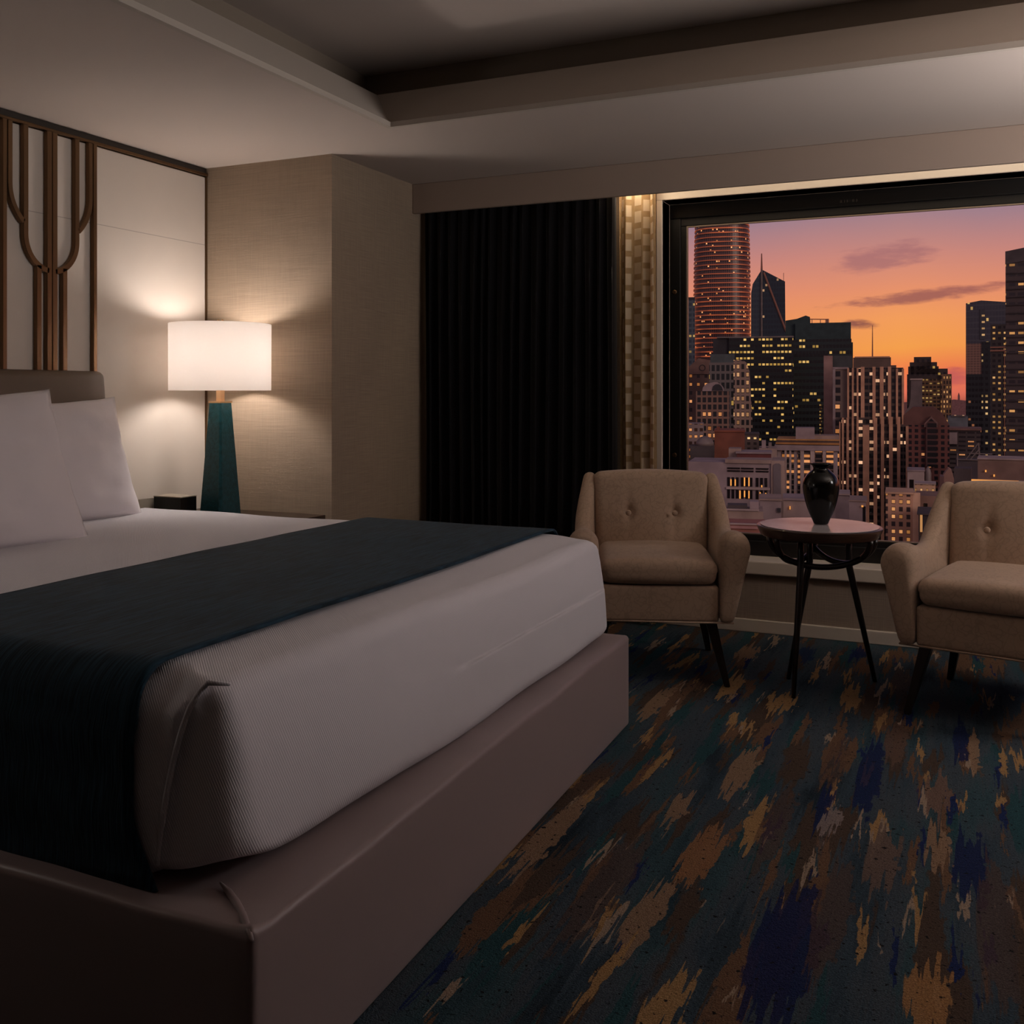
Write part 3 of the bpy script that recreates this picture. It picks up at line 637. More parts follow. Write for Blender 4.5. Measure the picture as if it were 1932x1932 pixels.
#@@CITY ---------------------------------------------------------------- the city outside the window
GZ = -62.0
def facade(name, wall, glass, cw, ch, fw, fh, p, lit=(255, 190, 90), stg=1.0, seed=0.0, rough=.7, run=1.0, gl=.25, ox=.0, oy=.0, white_mix=.25):
    """wall with a grid of windows (cell cw x ch metres, UV in metres), a share p of them lit"""
    m = bpy.data.materials.new(name); m.use_nodes = True; nt = m.node_tree; nt.nodes.clear(); k = N(nt)
    pr = k.n('ShaderNodeBsdfPrincipled'); o = k.n('ShaderNodeOutputMaterial'); nt.links.new(pr.outputs[0], o.inputs[0])
    U, V, _ = k.sep(k.n('ShaderNodeTexCoord').outputs['UV'])
    a = k.m('ADD', k.m('DIVIDE', U, cw), ox); b = k.m('ADD', k.m('DIVIDE', V, ch), oy)
    ia, ib = k.m('FLOOR', a), k.m('FLOOR', b)
    ma = k.m('LESS_THAN', k.m('ABSOLUTE', k.m('SUBTRACT', k.m('FRACT', a), .5)), fw/2)
    mb = k.m('LESS_THAN', k.m('ABSOLUTE', k.m('SUBTRACT', k.m('FRACT', b), .5)), fh/2)
    w = k.m('MULTIPLY', ma, mb)
    wl = k.m('MULTIPLY', k.m('LESS_THAN', k.m('ABSOLUTE', k.m('SUBTRACT', k.m('FRACT', a), .5)), fw*.42), k.m('LESS_THAN', k.m('ABSOLUTE', k.m('SUBTRACT', k.m('FRACT', b), .5)), fh*.36))
    r1 = k.white(k.comb(k.m('FLOOR', k.m('DIVIDE', ia, run)), ib, seed)); r2 = k.white(k.comb(ia, ib, seed+5)); r3 = k.white(k.comb(ib, seed+9.0))
    big = k.noise(k.comb(k.m('MULTIPLY', ia, .13), k.m('MULTIPLY', ib, .16), seed), 1.0, 1)
    thr = k.m('MULTIPLY', k.m('MULTIPLY', k.m('ADD', big, .0), 2.0), k.m('MULTIPLY', k.m('ADD', r3, .35), p*1.35))
    on = k.m('MULTIPLY', k.m('LESS_THAN', r1, thr), k.m('GREATER_THAN', r2, .25))
    dirt = k.noise(k.comb(U, V), .35, 3)
    wc = k.mix(dirt, tuple(x*.75 for x in lin(wall)), tuple(x*1.2 for x in lin(wall)))
    k.put(pr.inputs['Base Color'], k.mix(w, wc, lin(glass)))
    k.put(pr.inputs['Roughness'], k.m('SUBTRACT', rough, k.m('MULTIPLY', w, rough-gl))); pr.inputs['Specular IOR Level'].default_value = .4
    lc = k.mix(k.m('MULTIPLY', r2, white_mix), lin(lit), lin((255, 225, 190)))
    k.put(pr.inputs['Emission Color'], lc); k.put(pr.inputs['Emission Strength'], k.m('MULTIPLY', k.m('MULTIPLY', wl, on), k.m('ADD', k.m('MULTIPLY', r2, stg*.7), stg*.08)))
    return m
def plain(name, col, rough=.8): return mat(name, col, rough, colfn=vary(.25, .18), spec=.3)
CM = {
 'taupe': plain('taupe_concrete', (136, 116, 106)), 'pale': plain('pale_limestone', (150, 132, 126)), 'lilac': plain('lilac_grey_stucco', (132, 116, 116)),
 'brown': plain('brown_roofing', (98, 70, 58)), 'brick': plain('red_brick', (112, 66, 52)), 'darkroof': plain('dark_roofing', (66, 58, 58)), 'green': plain('dark_green_cladding', (40, 52, 54)),
 'cream': plain('cream_stucco', (178, 142, 116)), 'pier': plain('warm_lit_pier', (176, 132, 106)), 'copper': mat('copper_fin', (140, 96, 80), .45, .35), 'steel': plain('grey_steel', (108, 96, 92), .5),  # orange evening light is put into the pier colour
 'navyg': mat('navy_curtain_glass', (22, 34, 46), .22, spec=.5), 'dk': plain('charcoal_cladding', (46, 44, 48)), 'rust': plain('rusty_roof', (122, 70, 54)), 'haze': plain('hazy_mauve_hills', (120, 84, 84)),
}
class Bld:
    def __init__(s, name, label, cat, uc, D, yaw=0.0, group=None):
        s.D = D; s.uc = uc; a = math.atan((uc-CX)/FPX); s.k = math.cos(a); q = ray(uc, CY)
        s.root = tag(empty(name, (q[0]*D, q[1]*D, GZ), TH-a+math.radians(yaw)), label, cat, group)
    def X(s, u): return (u-s.uc)/FPX*s.D*s.k
    def Z(s, v): return H+(CY-v)/FPX*s.D-GZ
    def box(s, part, u0, u1, v0, v1, y0, y1, m, label=None, top=None):
        """part spanning pixels-as-seen u0..u1, top v0, bottom v1 (None = down to the street), y0..y1 metres behind the front plane"""
        z1 = s.Z(v0); z0 = 0 if v1 is None else s.Z(v1)
        return s.mbox(part, s.X(u0), s.X(u1), y0, y1, z0, z1, m, label)
    def mbox(s, part, x0, x1, y0, y1, z0, z1, m, label=None):
        bm = bmesh.new(); box(bm, x0, x1, y0, y1, z0, z1); uvbox(bm); return obj(part, bm, m, s.root, label=label)
    def poly(s, part, pts, y0, y1, m, label=None):
        """extruded outline, pts = [(u, v)]"""
        bm = bmesh.new(); a = [bm.verts.new((s.X(u), y0, s.Z(v) if v is not None else 0)) for u, v in pts]; b = [bm.verts.new((v.co.x, y1, v.co.z)) for v in a]
        bm.faces.new(a); bm.faces.new(list(reversed(b)))
        for i in range(len(a)): j = (i+1) % len(a); bm.faces.new((a[j], a[i], b[i], b[j]))
        bmesh.ops.recalc_face_normals(bm, faces=bm.faces); uvbox(bm); return obj(part, bm, m, s.root, label=label)
def uvbox(bm):
    uvl = bm.loops.layers.uv.new('UVMap'); bm.normal_update()
    for f in bm.faces:
        n = f.normal
        for l in f.loops:
            c = l.vert.co
            if abs(n.z) > .7: l[uvl].uv = (-.01, -.01)
            elif abs(n.x) > abs(n.y): l[uvl].uv = (c.y+.37, c.z)
            else: l[uvl].uv = (c.x+200, c.z)
tag(obj('city_ground', B(-900, 1500, 60, 2600, GZ-1, GZ), CM['dk']), kind='structure')
yl = (255, 196, 80); orr = (255, 150, 60)
# --- round tower with copper bands
D = 900; b = Bld('round_tower', 'tall round tower ringed with copper bands in painted glow at the left of the window', 'skyscraper', 1362, D)
R0 = 54/FPX*D
def rr(z):   # radius profile narrowing to the crown
    f = z/ b.Z(300); return R0*(1.0 if f < .45 else 1-.13*((f-.45)/.55)**2.0)
def sq(r, n=48):
    out = []
    for i in range(n):
        a = 2*PI*i/n; c, s_ = math.cos(a), math.sin(a); e = .75
        out.append((r*abs(c)**e*math.copysign(1, c), r*abs(s_)**e*math.copysign(1, s_)+R0))
    return out
zt_ = b.Z(330); bm = bmesh.new(); rows = [[(x, y, z) for x, y in sq(rr(z)*.985)] for z in [zt_*i/60 for i in range(61)]]
g = quads(bm, rows, close_v=True); bm.faces.new(g[-1]); uvl = bm.loops.layers.uv.new('UVMap')
for j in range(60):
    pass
for f in bm.faces:
    for l in f.loops:
        c = l.vert.co; l[uvl].uv = (300+math.atan2(c.x, -(c.y-R0))*R0, c.z)
bmesh.ops.recalc_face_normals(bm, faces=bm.faces)
obj('tower_body', bm, facade('round_tower_glass', (104, 68, 60), (24, 24, 36), 1.9, 2.075, .74, .8, .04, orr, 2.0, 3.0, .5), b.root, True)
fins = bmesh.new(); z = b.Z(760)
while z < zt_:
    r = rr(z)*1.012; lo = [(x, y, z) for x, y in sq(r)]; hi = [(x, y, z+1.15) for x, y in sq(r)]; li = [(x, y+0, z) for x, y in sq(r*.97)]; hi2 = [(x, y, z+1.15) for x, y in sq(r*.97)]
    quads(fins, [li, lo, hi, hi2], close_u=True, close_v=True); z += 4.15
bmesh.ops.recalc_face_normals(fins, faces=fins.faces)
def glowfin():  # glow painted on the bands as emission graded by height
    m = mat('painted_glow_bands', (188, 108, 76), .5, .2); nt = m.node_tree; k = N(nt); p = [n for n in nt.nodes if n.type == 'BSDF_PRINCIPLED'][0]
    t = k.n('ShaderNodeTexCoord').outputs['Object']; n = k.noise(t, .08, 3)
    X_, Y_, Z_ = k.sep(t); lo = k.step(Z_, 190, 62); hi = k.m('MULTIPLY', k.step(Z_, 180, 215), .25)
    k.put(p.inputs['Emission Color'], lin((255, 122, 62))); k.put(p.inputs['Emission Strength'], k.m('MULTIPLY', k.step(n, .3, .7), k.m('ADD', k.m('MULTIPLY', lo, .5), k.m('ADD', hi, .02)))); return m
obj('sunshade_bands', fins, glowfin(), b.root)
# --- sliver tower behind the left frame edge
b = Bld('glass_tower', 'grey blue tower sliver between the window frame and the round tower', 'skyscraper', 1296, 760)
b.box('tower_body', 1278, 1311, 565, None, 0, 30, facade('sliver_glass', (64, 74, 84), (40, 52, 62), 3, 4, .7, .6, .18, yl, .8, 1.0)); b.box('roof_edge', 1278, 1311, 561, 565, -.5, 30, CM['dk'])
# --- pointed tower
b = Bld('pointed_tower', 'dark blue tower with slanted peak, mast and diagonal brace', 'skyscraper', 1448, 800)
g1 = facade('navy_tower_glass', (24, 38, 50), (18, 30, 42), 2.2, 4.2, .8, .6, .09, (255, 190, 130), 1.0, 7.0, .35)
b.poly('right_face', [(1437, None), (1484, None), (1481, 532), (1437, 508)], 0, 34, g1)
b.poly('left_face', [(1416, None), (1437, None), (1437, 508), (1420, 535), (1417, 552)], .6, 34, facade('navy_side_glass', (44, 56, 66), (36, 48, 60), 2.2, 4.2, .8, .6, .03, (255, 190, 130), .8, 2.0, .35))
bm = bmesh.new(); tube(bm, [(b.X(1437), -.6, b.Z(730)), (b.X(1437), -.6, b.Z(508))], .7, 6); obj('corner_fin', bm, CM['steel'], b.root)
bm = bmesh.new(); tube(bm, [(b.X(1441), -.6, b.Z(514)), (b.X(1483), -.6, b.Z(626))], .8, 6); obj('diagonal_brace', bm, CM['copper'], b.root)
bm = bmesh.new(); tube(bm, [(b.X(1437), 0, b.Z(512)), (b.X(1437), 0, b.Z(478))], [.9, .4], 6); obj('mast', bm, CM['copper'], b.root)
bm = bmesh.new(); tube(bm, [(b.X(1478.5), 6, b.Z(534)), (b.X(1478.5), 6, b.Z(514))], .2, 5); obj('antenna', bm, CM['steel'], b.root)
# --- dark slab B with raised crown
dg = facade('dark_green_office', (18, 30, 32), (8, 16, 18), 2.0, 3.9, .86, .55, .36, yl, 1.2, 21.0, .5, 2.0)
b = Bld('office_tower', 'dark green office slab with raised crown right of the pointed tower', 'skyscraper', 1545, 620)
b.box('tower_body', 1488, 1606, 640, None, 0, 40, dg); b.box('tower_body', 1500, 1605, 609, 640, .5, 39, CM['green'], label='plain dark top band')
b.poly('crown', [(1481, 640), (1528, 640), (1528, 597), (1520, 594), (1503, 600), (1481, 603)], 3, 36, CM['green'])
bm = bmesh.new()
for u in (1532, 1548, 1562, 1558): tube(bm, [(b.X(u), 4, b.Z(610)), (b.X(u), 4, b.Z(601))], .25, 5)
tube(bm, [(b.X(1528), 4, b.Z(601)), (b.X(1560), 4, b.Z(602))], .3, 5); box(bm, b.X(1558), b.X(1564), 4, 8, b.Z(610), b.Z(601)); obj('roof_rail', bm, CM['copper'], b.root)
b.box('side_wing', 1600, 1609, 646, None, 4, 30, CM['green'])
# --- dark slab A
b = Bld('office_tower', 'wide black office block full of yellow lit windows in front of the round tower', 'skyscraper', 1425, 480)
b.box('tower_body', 1375, 1496, 637, None, 0, 30, facade('black_office', (8, 14, 18), (4, 9, 12), 1.75, 3.0, .82, .46, .5, yl, 1.3, 33.0, .5, 2.0))
b.box('side_wing', 1344, 1375, 638, None, 1.5, 26, CM['dk'], label='unlit dark side wing'); b.box('roof_edge', 1352, 1497, 634.5, 637, .5, 29, CM['steel'])
b = Bld('office_tower', 'dark green office block with rows of small lights behind the ribbed tower', 'skyscraper', 1528, 500)
b.box('tower_body', 1497, 1562, 668, None, 0, 26, facade('green_office', (12, 26, 28), (6, 14, 16), 1.8, 3.2, .86, .5, .24, yl, 1.1, 41.0, .5, 3.0))
# --- left cluster
b = Bld('apartment_tower', 'brown tower with a ring emblem on its upper wall, lower left', 'skyscraper', 1320, 400)
b.box('tower_body', 1290, 1342, 690, None, 0, 26, facade('brown_tower', (100, 78, 70), (34, 30, 32), 3, 3.4, .4, .45, .5, orr, 1.1, 5.0, .8))
b.poly('upper_wall', [(1290, 706), (1341, 706), (1341, 680), (1318, 676), (1290, 700)], -.4, 20, plain('brown_masonry', (104, 80, 72)))
bm = bmesh.new(); tube(bm, [(b.X(1325)+1.15*math.cos(a), -.5, b.Z(694)+1.15*math.sin(a)) for a in [2*PI*i/20 for i in range(20)]], .13, 6, closed=True); obj('ring_emblem', bm, CM['dk'], b.root)
b = Bld('apartment_tower', 'grey tower with pale grid of bays beside the ring emblem tower', 'skyscraper', 1362, 365)
b.box('tower_body', 1338, 1385, 684, None, 0, 22, facade('grey_bay_grid', (96, 88, 86), (22, 30, 32), 1.75, 3.2, .66, .7, .22, yl, .9, 11.0, .8)); b.box('top_block', 1340, 1386, 668, 684, 1, 21, plain('slate_cladding', (70, 76, 78)))
b = Bld('apartment_tower', 'slender beige grid tower with a faceted top and bright panes', 'skyscraper', 1400, 325)
gm = facade('beige_grid', (128, 106, 94), (26, 28, 28), 1.5, 2.6, .62, .66, .34, (255, 176, 110), .9, 15.0, .8)
b.poly('tower_body', [(1384, None), (1424, None), (1420, 800), (1414, 700), (1408, 684), (1401, 679), (1384, 679)], 0, 16, gm)
b = Bld('arched_office', 'brown gridded block topped by a barrel arch, left of the beige grid tower', 'building', 1343, 280)
b.box('tower_body', 1313, 1376, 738, None, 0, 18, facade('brown_grid', (116, 88, 76), (26, 30, 32), 1.45, 2.0, .68, .7, .18, orr, 1.1, 19.0, .8))
b.poly('barrel_roof', [(1325, 738), (1366, 738), (1365, 731), (1360, 725), (1353, 721), (1347, 721), (1333, 724), (1326, 731)], -.4, 14, CM['lilac'])
b.poly('arch_window', [(1343, 737), (1364, 737), (1362, 730), (1357, 725), (1350, 725), (1345, 729)], -.55, -.3, CM['dk'], label='dark arched window')
b = Bld('brick_block', 'red brown brick block with blank walls above the white rooftops', 'building', 1376, 230)
b.box('walls', 1348, 1405, 815, None, 0, 14, CM['brick']); b.box('roof', 1347, 1406, 812, 815, -.3, 14.2, CM['rust']); b.box('chimney', 1352, 1358, 806, 812, 3, 5, CM['brick'])
b = Bld('domed_hall', 'low grey dome building with lamps against the window frame', 'building', 1325, 215)
b.box('walls', 1302, 1348, 842, None, 0, 10, CM['darkroof']); bm = lathe([(2.0, 0), (1.9, .7), (1.5, 1.4), (.9, 1.9), (.1, 2.1)], 20); move(bm, Matrix.Translation((b.X(1330), 3, b.Z(842)))); obj('dome', bm, CM['steel'], b.root, True)
b.box('annex', 1290, 1328, 802, None, 8, 20, facade('annex_lights', (120, 104, 100), (60, 40, 30), 1.2, 1.5, .6, .5, .6, orr, 1.0, 3.5, .8))
# --- low rooftops, left to centre
def low(name, label, uc, D, parts, cat='building', group=None, yaw=0):
    b = Bld(name, label, cat, uc, D, yaw, group)
    for pt in parts: b.box(*pt)
    return b
low('rooftop_block', 'maroon flat roofed block just above the white columned building', 1425, 205, [('walls', 1390, 1455, 856, None, 0, 9, plain('maroon_wall', (96, 50, 48))), ('roof_edge', 1388, 1457, 853, 856, -.3, 9, CM['lilac']), ('penthouse', 1374, 1398, 848, None, 2, 8, CM['taupe'])])
low('rooftop_block', 'round edged grey rooftop annex left of the cornice building', 1447, 222, [('walls', 1432, 1466, 846, None, 0, 10, CM['taupe']), ('water_tank', 1437, 1445, 832, 846, 2, 5, CM['lilac']), ('duct', 1450, 1456, 836, 846, 2, 4, CM['steel'])])
low('rooftop_block', 'small dark block with street lamps right of the brick block', 1395, 262, [('walls', 1396, 1432, 820, None, 0, 9, facade('lamplit', (84, 70, 64), (50, 44, 40), 1.6, 1.4, .5, .5, .5, (255, 200, 120), 1.4, 8.2, .8)), ('roof_edge', 1396, 1433, 817, 820, -.2, 9, CM['darkroof'])])
# --- white columned building
b = Bld('columned_building', 'white rooftop building with two rows of tall windows between columns', 'building', 1412, 180, -3)
b.box('walls', 1296, 1478, 873, None, 0, 12, CM['lilac']); b.box('side_block', 1455, 1480, 868, None, -.4, 10, CM['taupe']); b.poly('arch_recess', [(1459, 945), (1473, 945), (1473, 876), (1470, 873), (1463, 873), (1459, 876)], -.6, -.35, plain('grey_recess', (92, 82, 84)))
b.box('parapet', 1368, 1456, 867, 874, -.35, 6, CM['taupe']); b.box('window_ledge', 1370, 1453, 919.5, 923.5, -.35, 0, CM['pale'])
dk = mat('dark_window', (14, 14, 16), .2); lt = facade('lit_mullion', (214, 150, 80), (214, 150, 80), 50, 50, .1, .1, 0)
for bay, u0 in enumerate((1372, 1398, 1426)):
    for vv in (882.5, 887.5): b.box('slot_window', u0, u0+24, vv, vv+3, -.15, .1, dk)
    for v0, v1 in ((901, 918), (924.5, 941)):
        for q in range(3): b.box('window', u0+q*8.2, u0+q*8.2+5.2, v0, v1, -.12, .1, dk)
lm = bpy.data.materials.new('warm_window_glow'); lm.use_nodes = True; p_ = lm.node_tree.nodes['Principled BSDF']; p_.inputs['Base Color'].default_value = (*lin((200, 150, 90)), 1); p_.inputs['Emission Color'].default_value = (*lin((255, 168, 76)), 1); p_.inputs['Emission Strength'].default_value = .75
for u0, v0, v1 in ((1377.8, 905, 917), (1386, 905, 917), (1403.5, 901, 917), (1412, 901, 917), (1436, 914.5, 918.5), (1395, 926, 941), (1403.6, 926, 938), (1412, 926, 940), (1433, 928, 942), (1443.5, 929, 943)): b.box('lit_pane', u0, u0+2.4, v0, v1, -.2, -.02, lm, 'warm lit window strip')
low('rooftop_block', 'low roof terrace with pipes directly behind the left armchair', 1400, 150, [('walls', 1355, 1440, 964, None, 0, 8, CM['taupe']), ('roof_box', 1372, 1410, 956, 964, 2, 5, CM['darkroof']), ('duct', 1415, 1432, 950, 964, 3, 5, CM['lilac']), ('roof_edge', 1368, 1432, 960, 963, -.3, 0, CM['pale'])])
low('rooftop_block', 'flat grey roof box left of the vase above the table', 1455, 160, [('walls', 1434, 1474, 944, None, 0, 8, CM['lilac']), ('roof_edge', 1432, 1475, 941, 944, -.3, 8, CM['taupe']), ('hatch', 1466, 1473, 958, 966, -.3, 0, CM['dk'])])
low('rooftop_block', 'pale penthouse wall right behind the vase shoulder', 1500, 165, [('walls', 1478, 1528, 944, None, 0, 8, CM['pale']), ('roof_edge', 1476, 1530, 940, 944, -.3, 8, CM['lilac']), ('lamp', 1489.5, 1491.5, 955, 961, -.4, -.1, lm)])
low('rooftop_block', 'reddish flat roof with skylight bands low beside the table', 1400, 125, [('walls', 1350, 1445, 990, None, 0, 6, plain('terracotta_roof', (134, 86, 74))), ('roof_edge', 1350, 1446, 987, 990, -.2, .2, CM['pale']), ('skylight', 1372, 1430, 992, 997, -.3, -.1, plain('rose_skylight', (150, 110, 104)))])
# --- building with gilded cornice
b = Bld('cornice_building', 'grey building with gilded cornice and tall pilasters behind the vase', 'building', 1522, 235, 0)
b.box('walls', 1466, 1580, 850, None, .2, 16, CM['lilac']); b.box('cornice', 1461, 1583, 840, 850, -.5, 16.2, CM['lilac'])
b.box('gilded_band', 1463, 1583, 835, 838.5, -.4, 16, plain('gilded_moulding', (150, 104, 60))); b.box('gilded_band', 1465, 1583, 829, 831.5, 0, 15.5, plain('gilded_moulding', (166, 122, 74))); b.box('attic', 1464, 1583, 831, 840, 0, 15, plain('dark_attic', (70, 54, 48)))
b.box('penthouse', 1501, 1537, 808, 830, 2, 10, CM['lilac']); b.box('penthouse', 1537, 1583, 822, 830, 2, 10, CM['taupe'])
for i, (u0, u1) in enumerate(((1475, 1480), (1484, 1489), (1493, 1498), (1505, 1509.5), (1517, 1528), (1538, 1551), (1559, 1572))):
    b.box('window_strip', u0, u1, 851, 948, -.02, .22, facade('strip_glass_%d' % i, (84, 66, 60), (14, 16, 20), u1-u0, 1.25, 5, .72, .4, orr, 1.2, 3.0+i, .6))
for u0, u1 in ((1480, 1484), (1489, 1493), (1510, 1517), (1529, 1537), (1552, 1558)): b.box('pilaster', u0, u1, 850, 950, -.35, .2, CM['pale'])
# --- pink slab + framed wing + ribbed art deco tower
b = Bld('stone_slab_tower', 'narrow pinkish stone slab tower left of the ribbed tower', 'skyscraper', 1568, 330)
b.box('tower_body', 1554, 1571, 671, None, 0, 8, plain('pink_granite', (134, 106, 100))); b.box('top_block', 1571, 1608, 671, 694, 2, 12, plain('slate_cladding', (62, 64, 66)))
b.box('light_strip', 1546, 1550, 762, 822, 3, 4, facade('light_strip', (60, 46, 40), (120, 90, 50), 1.2, 1.1, .9, .6, 1.2, yl, .8, 2.7))
b = Bld('ribbed_tower', 'beige art deco tower with vertical ribs and a roof mast', 'skyscraper', 1650, 300)
win = facade('deco_windows', (74, 60, 54), (18, 22, 26), 1.6, 2.05, .9, .62, .30, (255, 186, 140), 1.3, 51.0, .7, 1.0)
b.box('tower_body', 1600, 1704, 694, None, .3, 18, win); b.box('left_wing', 1572, 1600, 694, None, 1.2, 14, facade('wing_windows', (112, 94, 86), (22, 24, 28), 4.6, 2.5, .5, .66, .42, orr, 1.1, 61.0, .8, 1, ox=.4)); b.box('left_wing_frame', 1570, 1575, 694, None, .9, 14, CM['lilac']); b.box('left_wing_frame', 1570, 1600, 692, 696, .9, 14, CM['lilac'])
b.box('crown', 1609, 1681, 674, 695, 2, 14, plain('deco_crown', (92, 74, 66))); b.box('crown', 1612, 1679, 672, 674.5, 1.8, 14.2, CM['pier']); b.box('crown_step', 1681, 1691, 689, 700, 2, 14, plain('deco_crown', (92, 74, 66))); b.box('crown_step', 1691, 1704, 694, 700, 1, 14, plain('deco_crown', (92, 74, 66)))
for u0, u1, vt_ in ((1598, 1601.5, 694), (1607, 1610.5, 694), (1616, 1619.5, 694), (1624, 1631, 692), (1646, 1652, 692), (1660, 1667, 692), (1675, 1681, 692), (1690, 1694, 696), (1701, 1705, 696)):
    b.box('pier', u0, u1, vt_, 800, -.25, .35, CM['pier'])
b.box('lower_body', 1583, 1632, 788, None, -1.6, 4, win); b.box('lower_body', 1629, 1714, 800, None, -1.4, 4, win)
for u0, u1, vt_ in ((1583, 1585.5, 796), (1588, 1592, 788), (1597, 1601.5, 788), (1607, 1611, 788), (1616, 1620, 788), (1628, 1640, 802), (1648, 1655, 788), (1662, 1668, 786), (1677, 1684, 786), (1692, 1698, 786), (1708, 1714, 803)):
    b.box('pier', u0, u1, vt_, None, -2.2, -1.3, CM['pier'])
bm = bmesh.new(); tube(bm, [(b.X(1646), 6, b.Z(674)), (b.X(1646), 6, b.Z(611))], [.22, .09], 6); obj('mast', bm, CM['copper'], b.root)
# --- stepped dark tower
b = Bld('stepped_tower', 'dark stepped tower with gold lit grid right of the ribbed tower', 'skyscraper', 1750, 480)
dkb = facade('stepped_dark', (58, 46, 44), (28, 26, 30), 2.4, 3.2, .5, .5, .10, yl, .9, 71.0)
b.box('tower_body', 1711, 1789, 706, None, 0, 28, dkb)
for u0, u1, v_ in ((1713, 1771, 691), (1716, 1768, 683), (1724, 1757, 673), (1740, 1788, 695.5)): b.box('setback', u0, u1, v_, 706, 2, 24, dkb)
b.box('gold_grid_face', 1739, 1775, 715, None, -1, 0, facade('gold_grid', (104, 76, 48), (40, 30, 24), 1.7, 1.75, .72, .55, .9, (255, 196, 96), .7, 81.0)); b.box('gold_ribbed_wing', 1775, 1795, 706, None, -1.5, 20, facade('gold_ribs', (112, 82, 58), (34, 28, 28), 1.3, 2.3, .5, .7, .5, (255, 170, 80), .8, 91.0))
b = Bld('slab_tower', 'slender grey windowless slab in front of the stepped tower', 'building', 1728, 330)
b.poly('walls', [(1708, None), (1740, None), (1740, 716), (1719, 716), (1718, 752), (1715, 768), (1708, 776)], 0, 9, plain('grey_slab', (96, 84, 84))); b.box('roof_edge', 1717, 1741, 714, 717, -.3, 9, CM['pale'])
b = Bld('gabled_building', 'reddish gabled building with brown pitched roof below the slab', 'building', 1748, 255)
b.box('walls', 1714, 1791, 802, None, 0, 14, facade('red_grid', (96, 56, 50), (22, 20, 24), 1.55, 1.5, .55, .6, .05, orr, .8, 14.0, .8))
b.poly('roof', [(1704, 803), (1792, 803), (1778, 780), (1762, 768), (1722, 768), (1704, 784)], .5, 13, plain('brown_pitched_roof', (92, 62, 56)))
b.poly('gable', [(1744, 806), (1769, 806), (1769, 797), (1757, 785), (1744, 799)], -.8, 3, plain('gable_stone', (112, 84, 78))); b.poly('gable_window', [(1747, 880), (1767, 880), (1767, 799), (1757, 789.5), (1747, 800)], -.95, -.75, facade('gable_glass', (70, 42, 40), (20, 20, 22), 20, 1.5, .98, .7, 0, orr, 0, 1.0))
# --- far skyline, hills, bay
b = Bld('distant_hills', 'hazy mauve hills low on the horizon between the towers', 'hills', 1808, 2300)
b.poly('ridge', [(1700, None), (1900, None), (1900, 757), (1860, 755), (1822, 756), (1800, 754), (1780, 757), (1740, 756), (1700, 760)], 0, 60, CM['haze'])
b = Bld('distant_tower', 'tiny pointed tower on the horizon between stepped tower and glass tower', 'skyscraper', 1809, 1900); b.poly('tower_body', [(1806.5, None), (1811.5, None), (1811, 747), (1809.3, 741), (1808.5, 741), (1807, 747)], 0, 12, CM['haze'])
low('rooftop_block', 'rounded blue grey hall roof low between stepped tower and glass tower', 1806, 430, [('walls', 1788, 1826, 786, None, 0, 20, plain('blue_grey_roof', (92, 94, 100))), ('lamp_row', 1795, 1822, 783, 786, -.5, 0, facade('lamp_row', (90, 80, 80), (90, 80, 80), 1.6, 1.2, .6, .9, .9, (255, 190, 140), .9, 4.4))])
# --- right hand towers
b = Bld('glass_tower', 'blue grey glass tower with a bright painted reflection right of the sunset', 'skyscraper', 1860, 560)
rg = facade('right_glass', (66, 66, 74), (52, 54, 64), 1.6, 3.3, .86, .72, .03, yl, .9, 101.0, .35, gl=.2)
b.poly('tower_body', [(1822, None), (1898, None), (1898, 571), (1851, 566.5), (1822, 571)], 0, 34, rg)
b.box('painted_reflection', 1822.5, 1852, 648, 706, -.4, 0, facade('painted_reflection_brick', (128, 92, 80), (98, 74, 66), 1.6, 1.4, .8, .7, .0), label='coppery reflection painted on the glass'); b.box('lower_body', 1823, 1852, 706, None, -.6, 0, facade('lower_dark_glass', (26, 26, 32), (16, 18, 24), 1.8, 3.3, .8, .5, .10, (255, 150, 90), .8, 111.0)); b.box('lower_body', 1852, 1868, 645, None, -.8, 0, facade('lower_dark_glass', (24, 24, 30), (16, 18, 24), 2.4, 3.3, .6, .5, .24, (255, 200, 120), 1.0, 113.0))  # reflection in the tower glass painted as a lighter coppery box
b.box('stair_lights', 1849, 1858, 583, 640, -.5, -.1, facade('stair_lights', (56, 56, 62), (50, 50, 58), 3.4, 3.6, .7, .4, .75, (255, 190, 110), .9, 6.0))
b = Bld('narrow_tower', 'narrow tower with columns of gold lights in front of the glass tower', 'skyscraper', 1883, 420)
b.box('tower_body', 1869, 1898, 612, None, 0, 20, facade('gold_columns', (50, 42, 42), (26, 24, 28), 2.1, 2.35, .55, .5, .75, (255, 180, 84), .95, 121.0)); b.box('edge_frame', 1894.5, 1896, 655, None, -.3, 0, CM['copper']); b.box('roof_band', 1868, 1898, 654, 656.5, -.4, 0, CM['copper']); b.box('roof_band', 1868, 1898, 660, 663, -.4, 0, CM['copper'])
b = Bld('office_tower', 'big dark tower with rows of paired orange windows cut by the photo edge', 'skyscraper', 1950, 330)
b.poly('tower_body', [(1896.5, None), (2010, None), (2010, 455), (1896.5, 472)], 0, 30, facade('paired_windows', (66, 54, 54), (40, 34, 38), 2.65, 3.25, .74, .34, .62, (255, 176, 92), .95, 131.0, .6, 1, .3, ox=.42, white_mix=.1))
b.poly('top_band', [(1896, 496), (2010, 482), (2010, 455), (1896, 471.5)], -.3, 30, plain('tower_top_band', (74, 66, 68)))
for i in range(24): b.box('spandrel', 1896.5, 2010, 512+i*15.2, 514.5+i*15.2, -.35, 0, plain('spandrel_metal', (58, 50, 52)) if i == 0 else bpy.data.materials['spandrel_metal'])
